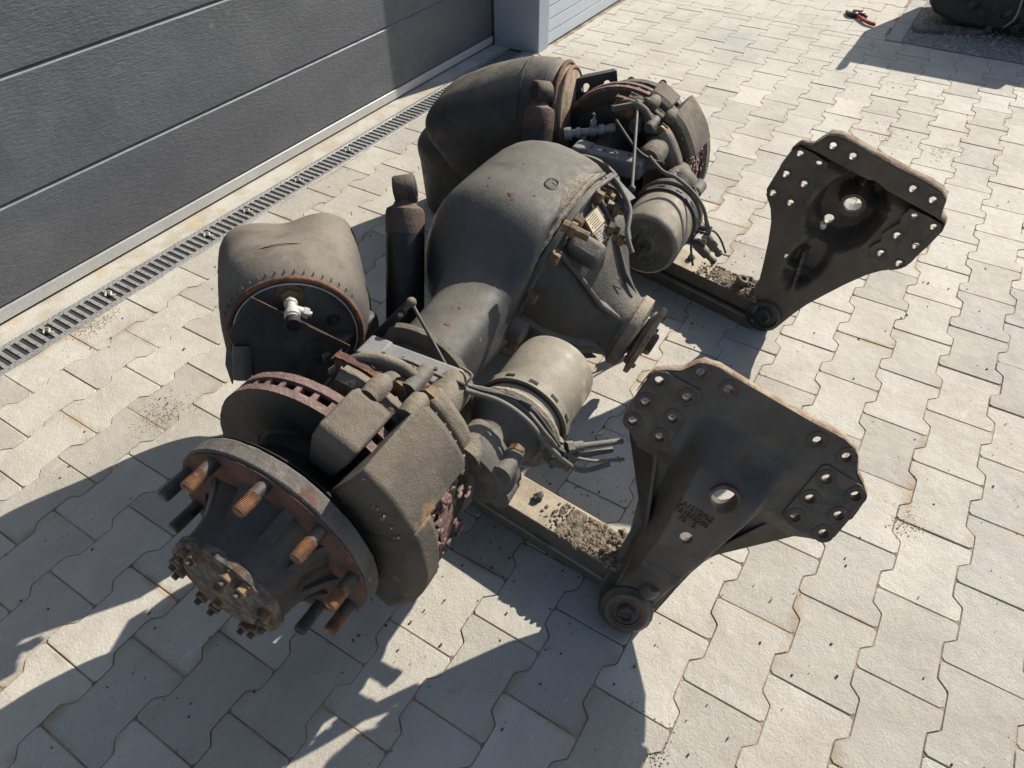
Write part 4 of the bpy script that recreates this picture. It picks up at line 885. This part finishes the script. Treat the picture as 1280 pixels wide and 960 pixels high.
# ---- levelling linkages ------------------------------------------------------------------------------
L0 = at(427, 461, .36); L1 = at(506, 386, .50); L2 = at(514, 378, .515); L3 = at(568, 476, .42)
ll = build('leveling_arm', MB().box((L0+L1)/2, (L1-L0)*1.03, (L1-L0).cross(V(0, 0, 1)).normalized()*.006, V(0, 0, .026)), M['strap'], T, bevel=.0015)
for t in (.04, .16, .93): 
    p = L0.lerp(L1, t); build('rivet', MB().ico(p-(L1-L0).cross(V(0, 0, 1)).normalized()*-.004, .0055, 2), M['fitting'], ll)
build('ball_joint', MB().ico(L2, .0105, 3).cyl(L1, L2, .006), M['clay'], ll)
build('link_rod', MB().cyl(L2, L3, .0036, seg=10), M['cable'], ll)
L4 = at(797, 130, .53); L5 = at(790, 236, .44); L6 = at(765, 136, .52)
l2 = build('leveling_arm', MB().box((L4+L6)/2, (L4-L6), V(0, 0, .016), (L4-L6).cross(V(0, 0, 1)).normalized()*.008), M['clay'], T, bevel=.001)
build('ball_joint', MB().ico(L4, .012, 3).cyl(L4, L4+V(.03, -.02, 0), .007).lathe(L4+V(.02, -.014, 0), (.8, -.6, 0), [(0, .012), (.004, .014), (.012, .012)], 14), M['clay'], l2)
build('link_rod', MB().cyl(L4, L5, .0045, seg=10), M['hose'], l2)
build('ball_joint', MB().ico(L5, .010, 2), M['cable'], l2)

# ---- fittings and pipes on top of the carrier ------------------------------------------------------------
def T3(l, z): return [at(x, y, zz) for (x, y), zz in zip(l, z)]
def dpl(px, py, d): return onto(px, py, df(0, d, 0), DD)
# sheet metal clip strip with two legs
sA, sB, sC = at(700, 262, .53), at(760, 218, .535), at(790, 250, .50)
n1 = V(0, 0, 1)
def strip(a, b, w, t, mat, name, par=T, up=None):
    d = (b-a); u_ = Vector(up or (0, 0, 1)); s_ = d.cross(u_).normalized(); u2 = s_.cross(d).normalized()
    return build(name, MB().box((a+b)/2, d, s_*w, u2*t), mat, par, bevel=.0008)
hs = strip(sB, sC, .026, .003, M['seat'], 'pipe_clip', T)
for o_ in (-.006, .012):
    s_ = V(.35, -.9, 0)*o_*1.6; build('pipe', MB().tube(spline([sA+s_+V(-.02, -.005, -.02), sA+s_, (sA+sB)/2+s_+V(0, 0, .004), sB+s_], 5), .0056, 10), M['hose'], hs)
h1 = spline([at(697, 268, .515), at(703, 252, .52), at(712, 238, .525), at(740, 226, .525), at(752, 224, .52)], 8)
build('hose', MB().tube(h1, .0068, 10), M['cable'], hs)
h2 = spline([sB+V(-.01, -.02, 0), at(776, 236, .52), at(787, 262, .49), at(784, 292, .46), at(790, 316, .43)], 8)
build('hose', MB().tube(h2, .0062, 10), M['hose'], hs)
h3 = spline([at(748, 228, .52), at(772, 240, .50), at(782, 268, .48), at(787, 300, .45)], 8); build('hose', MB().tube(h3, .005, 10), M['cable'], hs)
for (x, y, z, s_) in ((752, 245, .49, 1.3), (770, 262, .475, 1.1), (764, 286, .455, 1.15), (776, 300, .44, .9)):
    p = at(x, y, z); b = MB().lathe(p-unit((.3, -.9, -.2))*.02, (.3, -.9, -.2), [(0, .009*s_), (.012, .009*s_), (.013, .015*s_), (.026, .015*s_), (.028, .009*s_), (.040, .008*s_)], 8); build('pipe_union', b, M['brass'], hs)
p = dpl(718, 290, .10); build('drain_plug', MB().lathe(p-DD*.03, DD*.9+U*.15, [(0, .013), (.016, .013), (.017, .017), (.03, .017), (.031, .0105), (.062, .0105)], 8), M['brass'], dif)
build('clip_end', MB().cyl(at(686, 272, .51), at(697, 270, .52), .0075, seg=10), M['cable'], hs)
build('clip_plate', MB().box(at(700, 273, .505), V(.03, 0, 0), V(0, .02, 0), V(0, 0, .016)), M['seat'], hs, bevel=.002)
for c4, m_ in ((((731, 273), (746, 259), (762, 281), (740, 301)), 'label'), (((741, 291), (757, 276), (764, 291), (749, 307)), 'label')):
    pass
LP = df(.10, .155, .125); LN = unit((DD*.55+EE*.75+U*.30)); LX = (DD-LN*DD.dot(LN)).normalized(); LY = LN.cross(LX)
lp_o = onto(747, 283, dpl(747, 283, .10), LN)
def plate4(px): return [onto(x, y, lp_o, LN) for x, y in px]
# ---- brake hoses at the near chamber ------------------------------------------------------------------
def hose(px, z, r, mat, name='hose', par=chN, n=8):
    return build(name, MB().tube(spline(T3(px, z), n), r*.82, 10), M[mat], par)
hose([(408, 482), (425, 462), (462, 448), (505, 450), (545, 468), (585, 486)], [.42, .47, .50, .51, .50, .485], .0045, 'hose')
hose([(575, 480), (620, 490), (655, 510), (685, 545), (705, 566), (740, 576), (780, 574)], [.49, .475, .455, .42, .36, .33, .32], .0042, 'hose')
hose([(582, 488), (625, 502), (658, 525), (684, 556), (710, 580), (730, 588), (762, 580)], [.485, .47, .45, .40, .34, .30, .30], .0065, 'hose')
hose([(560, 475), (600, 487), (640, 497), (668, 514), (700, 558)], [.49, .485, .47, .45, .385], .0036, 'cable')
for a, b, r, z0, z1 in (((708, 560), (778, 551), .0075, .36, .34), ((706, 573), (765, 562), .0075, .34, .32)):
    b_ = MB().cyl(at(*a, z0), at(*b, z1), r*.8, seg=12); mid = at(*a, z0).lerp(at(*b, z1), .28); b_.cyl(at(*a, z0), mid, r*1.35, seg=12); b_.cyl(at(*a, z0), at(*a, z0).lerp(mid, .4), r*1.7, seg=6); build('hose_end', b_, M['hose'], chN)
build('air_fitting', MB().cyl(at(684, 565, .33), at(704, 578, .33), .014, seg=8).cyl(at(688, 560, .34), at(700, 548, .36), .011, seg=8).cyl(at(694, 572, .33), at(698, 582, .32), .017, seg=6), M['clay'], chN, bevel=.001)
for px, z in (((657, 507), .46), ((575, 482), .49), ((700, 566), .365)):
    p = at(*px, z); build('cable_tie', MB().box(p, V(.006, 0, 0), V(0, .022, 0), V(0, 0, .020)), M['cable'], chN, bevel=.002)
hose([(560, 470), (575, 482), (590, 470), (578, 460)], [.5, .49, .50, .50], .003, 'hose')
# far chamber hoses
hose([(812, 196), (828, 214), (845, 222), (866, 240), (880, 262), (884, 290)], [.48, .46, .45, .43, .40, .34], .0058, 'hose', par=chF)
hose([(770, 150), (795, 186), (815, 200), (830, 204)], [.50, .48, .46, .46], .0050, 'cable', par=chF)
hose([(868, 236), (882, 270), (886, 292), (872, 290), (864, 306), (866, 332)], [.42, .38, .33, .30, .26, .20], .0042, 'cable', par=chF)
hose([(876, 292), (890, 288), (900, 298), (907, 316)], [.30, .29, .25, .2], .0036, 'cable', par=chF)
for a, b, z0, z1 in (((882, 295), (899, 318), .26, .20), ((870, 305), (893, 328), .22, .17)):
    A_, B_ = at(*a, z0), at(*b, z1); b_ = MB().cyl(A_, A_.lerp(B_, .6), .0135, seg=12).cyl(A_.lerp(B_, .6), B_, .0085, seg=12).cyl(A_.lerp(B_, .92), A_.lerp(B_, 1.), .011, seg=10); build('hose_end', b_, M['clay'], chF)

# ---- loose dirt on the pavers ---------------------------------------------------------------------------
cm = MB(); random.seed(11)
for k in range(1500):
    x = random.uniform(-.3, 4.2); y = random.uniform(-1.2, 1.9); q = px_of((x, y, 0))
    if not q or not (-20 < q[0] < 1300 and -20 < q[1] < 980): continue
    r = random.choice([.0009, .0013, .0018, .0026, .0036 if random.random() < .4 else .0015]); cm.ico((x, y, r*.5), r, 1, (1, random.uniform(.5, 1), .6), .3)
for k in range(500):
    c = random.choice([(.70, .62), (.95, .45), (.55, .75), (.8, .35), (1.8, .4)]); x = random.gauss(c[0], .16); y = random.gauss(c[1], .14); r = random.uniform(.0009, .0038)
    cm.ico((x, y, r*.5), r, 1, (1, random.uniform(.4, 1), .5), .35)
tag(build('dark_chips', cm, M['chip'], None, smooth=None, kind='stuff'), 'small dark chips of rust and dirt scattered over the pavers')
sgm = MB()
for cx, cy, n, sp in [(*at(445, 0)[:2], 0, .1), (*at(120, 405)[:2], 260, .035), (*at(200, 520)[:2], 260, .04), (*at(1135, 645)[:2], 260, .03), (*at(1105, 165)[:2], 220, .06), (*at(780, 905)[:2], 160, .02), (*at(820, 930)[:2], 180, .02), (*at(270, 225)[:2], 120, .03), (*at(1180, 190)[:2], 160, .05)]:
    for k in range(n):
        x = random.gauss(cx, sp); y = random.gauss(cy, sp*.6); r = random.uniform(.0006, .0019); sgm.ico((x, y, r*.3), r, 1, (1, 1, .6), .3)
for k in range(2600):   # sand grains lying in and along the joints
    i, j = random.choice(stones)[:2], 0; x0, y0 = i
    x = x0+random.choice([0, .0, random.uniform(0, .2)]); y = y0+(random.uniform(-.08, .08) if abs(x-x0) < .001 else random.choice([-.08, .08])*(1 if abs((x-x0)-.1) > .06 else .74)); x += random.gauss(0, .002)
    q = px_of((x, y, 0))
    if not q or q[2] > 2.6 or not (-20 < q[0] < 1300 and -20 < q[1] < 980) or y > 1.93: continue
    r = random.uniform(.0006, .0018); sgm.ico((x, y, -.001), r, 1, (1, 1, .6), .3)
tag(build('loose_sand', sgm, M['loose_sand'], None, smooth=None, kind='stuff'), 'pale sand grains lying along the joints between the pavers')

# ---- small marks set on the castings (placed on their real surfaces) --------------------------------------
bpy.context.view_layer.update(); DG = bpy.context.evaluated_depsgraph_get()
def cast(px, py):
    ok, loc, nor, idx, ob, mx = SC.ray_cast(DG, CP, ray(px, py)); return (loc, nor, ob) if ok else (None, None, None)
loc, nor, ob = cast(690, 230)
if loc:
    b = MB().lathe(loc-nor*.006, nor, [(0, .020), (.0075, .020), (.009, .016), (.006, .012)], 24, ref=U, fn=lambda t, r, a: r*(1+.5*abs(math.cos(a))**2)*.8); build('breather_plug', b, M['black'], T)
for px, py, r in ((612, 222, .004), (638, 243, .006), (640, 249, .004), (610, 232, .003), (655, 205, .003), (560, 405, .006), (600, 425, .005), (668, 245, .003), (590, 252, .003), (575, 385, .004)):
    loc, nor, ob = cast(px, py)
    if loc: build('rust_spot', MB().lathe(loc-nor*.0012, nor, [(0, r*1.1), (.0018, r), (.0024, r*.4)], 9, fn=lambda t, rr, a: rr*(1+.3*math.sin(3*a+px))), M['rust'], T)
def tplane(px, py):
    loc, nor, ob = cast(px, py); return (lambda x, y, l=0.: onto(x, y, loc+nor*l, nor)), loc, nor
tp_, loc, nor = tplane(775, 360)
for a, b_ in (((774, 369), (767, 356)), ((767, 356), (777, 361)), ((777, 361), (774, 349)), ((774, 349), (781.5, 360))):
    build('scratched_letter', MB().tube([tp_(*a, .0), tp_(*b_, .0)], .0013, 6), M['iron'], dif)
tp_, loc, nor = tplane(748, 284)
nrm = nor if nor.dot(CP-loc) > 0 else -nor
def tplate(name, px, mat, l):
    q = [tp_(x, y, l) for x, y in px]; return build(name, MB().add(q+[p-nor*.0014 for p in q], [(0, 1, 2, 3), (4, 5, 1, 0), (5, 6, 2, 1), (6, 7, 3, 2), (7, 4, 0, 3)]), mat, dif, smooth=None)
tplate('plate_base', [(729, 275), (747, 256), (769, 292), (749, 311)], M['carrier'], .002)
tplate('type_plate', [(732, 274.5), (746.5, 259.5), (756.5, 276), (741.5, 291.5)], M['label'], .0045)
tplate('type_plate', [(742.5, 293), (757.5, 277.5), (766.5, 291.5), (750, 307)], M['label'], .0045)
tplate('plate_print', [(743.5, 293.5), (750.5, 286.5), (757.5, 298.5), (750.2, 305)], M['ink'], .0062)
def lerp2(a, b, t): return (a[0]+(b[0]-a[0])*t, a[1]+(b[1]-a[1])*t)
for (A_, B_, C_, D_, n) in (((733.5, 275.5), (745, 263), (754.5, 277), (742.5, 289.5), 6), ((751.5, 286), (757.5, 279.5), (765, 291.5), (758.5, 297.5), 6)):
    for k in range(n):
        t0, t1 = (k+.2)/n, (k+.45)/n; e0 = .10+.15*(k % 2)
        l0, r0, l1, r1 = lerp2(A_, D_, t0), lerp2(B_, C_, t0), lerp2(A_, D_, t1), lerp2(B_, C_, t1)
        tplate('plate_print', [lerp2(l0, r0, e0), lerp2(l0, r0, .85), lerp2(l1, r1, .85), lerp2(l1, r1, e0)], M['ink'], .0062)
for k in range(4):
    a, b_ = lerp2((744.5, 294), (751, 304), (k+.5)/4), lerp2((749.5, 288.5), (756.5, 298.5), (k+.5)/4); c_, d_ = (b_[0]+.5, b_[1]+.8), (a[0]+.5, a[1]+.8)
    tplate('plate_print', [a, b_, c_, d_], M['label'], .0078)
build('hole_collar', MB().ring(WN(.006, .326, profN(.006, .326)-.004), nn, .0226, .031, -.045, .0, 40), M['bracket'], brN)
build('hole_lip', MB().ring(WN(.006, .326, profN(.006, .326)-.002), nn, .0226, .029, 0, .004, 40), M['boss'], brN, rough=(.002, .008))
build('hole_lip', MB().ring(WF(0, .399, profF(0, .399)-.002), nf, .0212, .030, 0, .005, 40), M['boss'], brF, rough=(.002, .008))
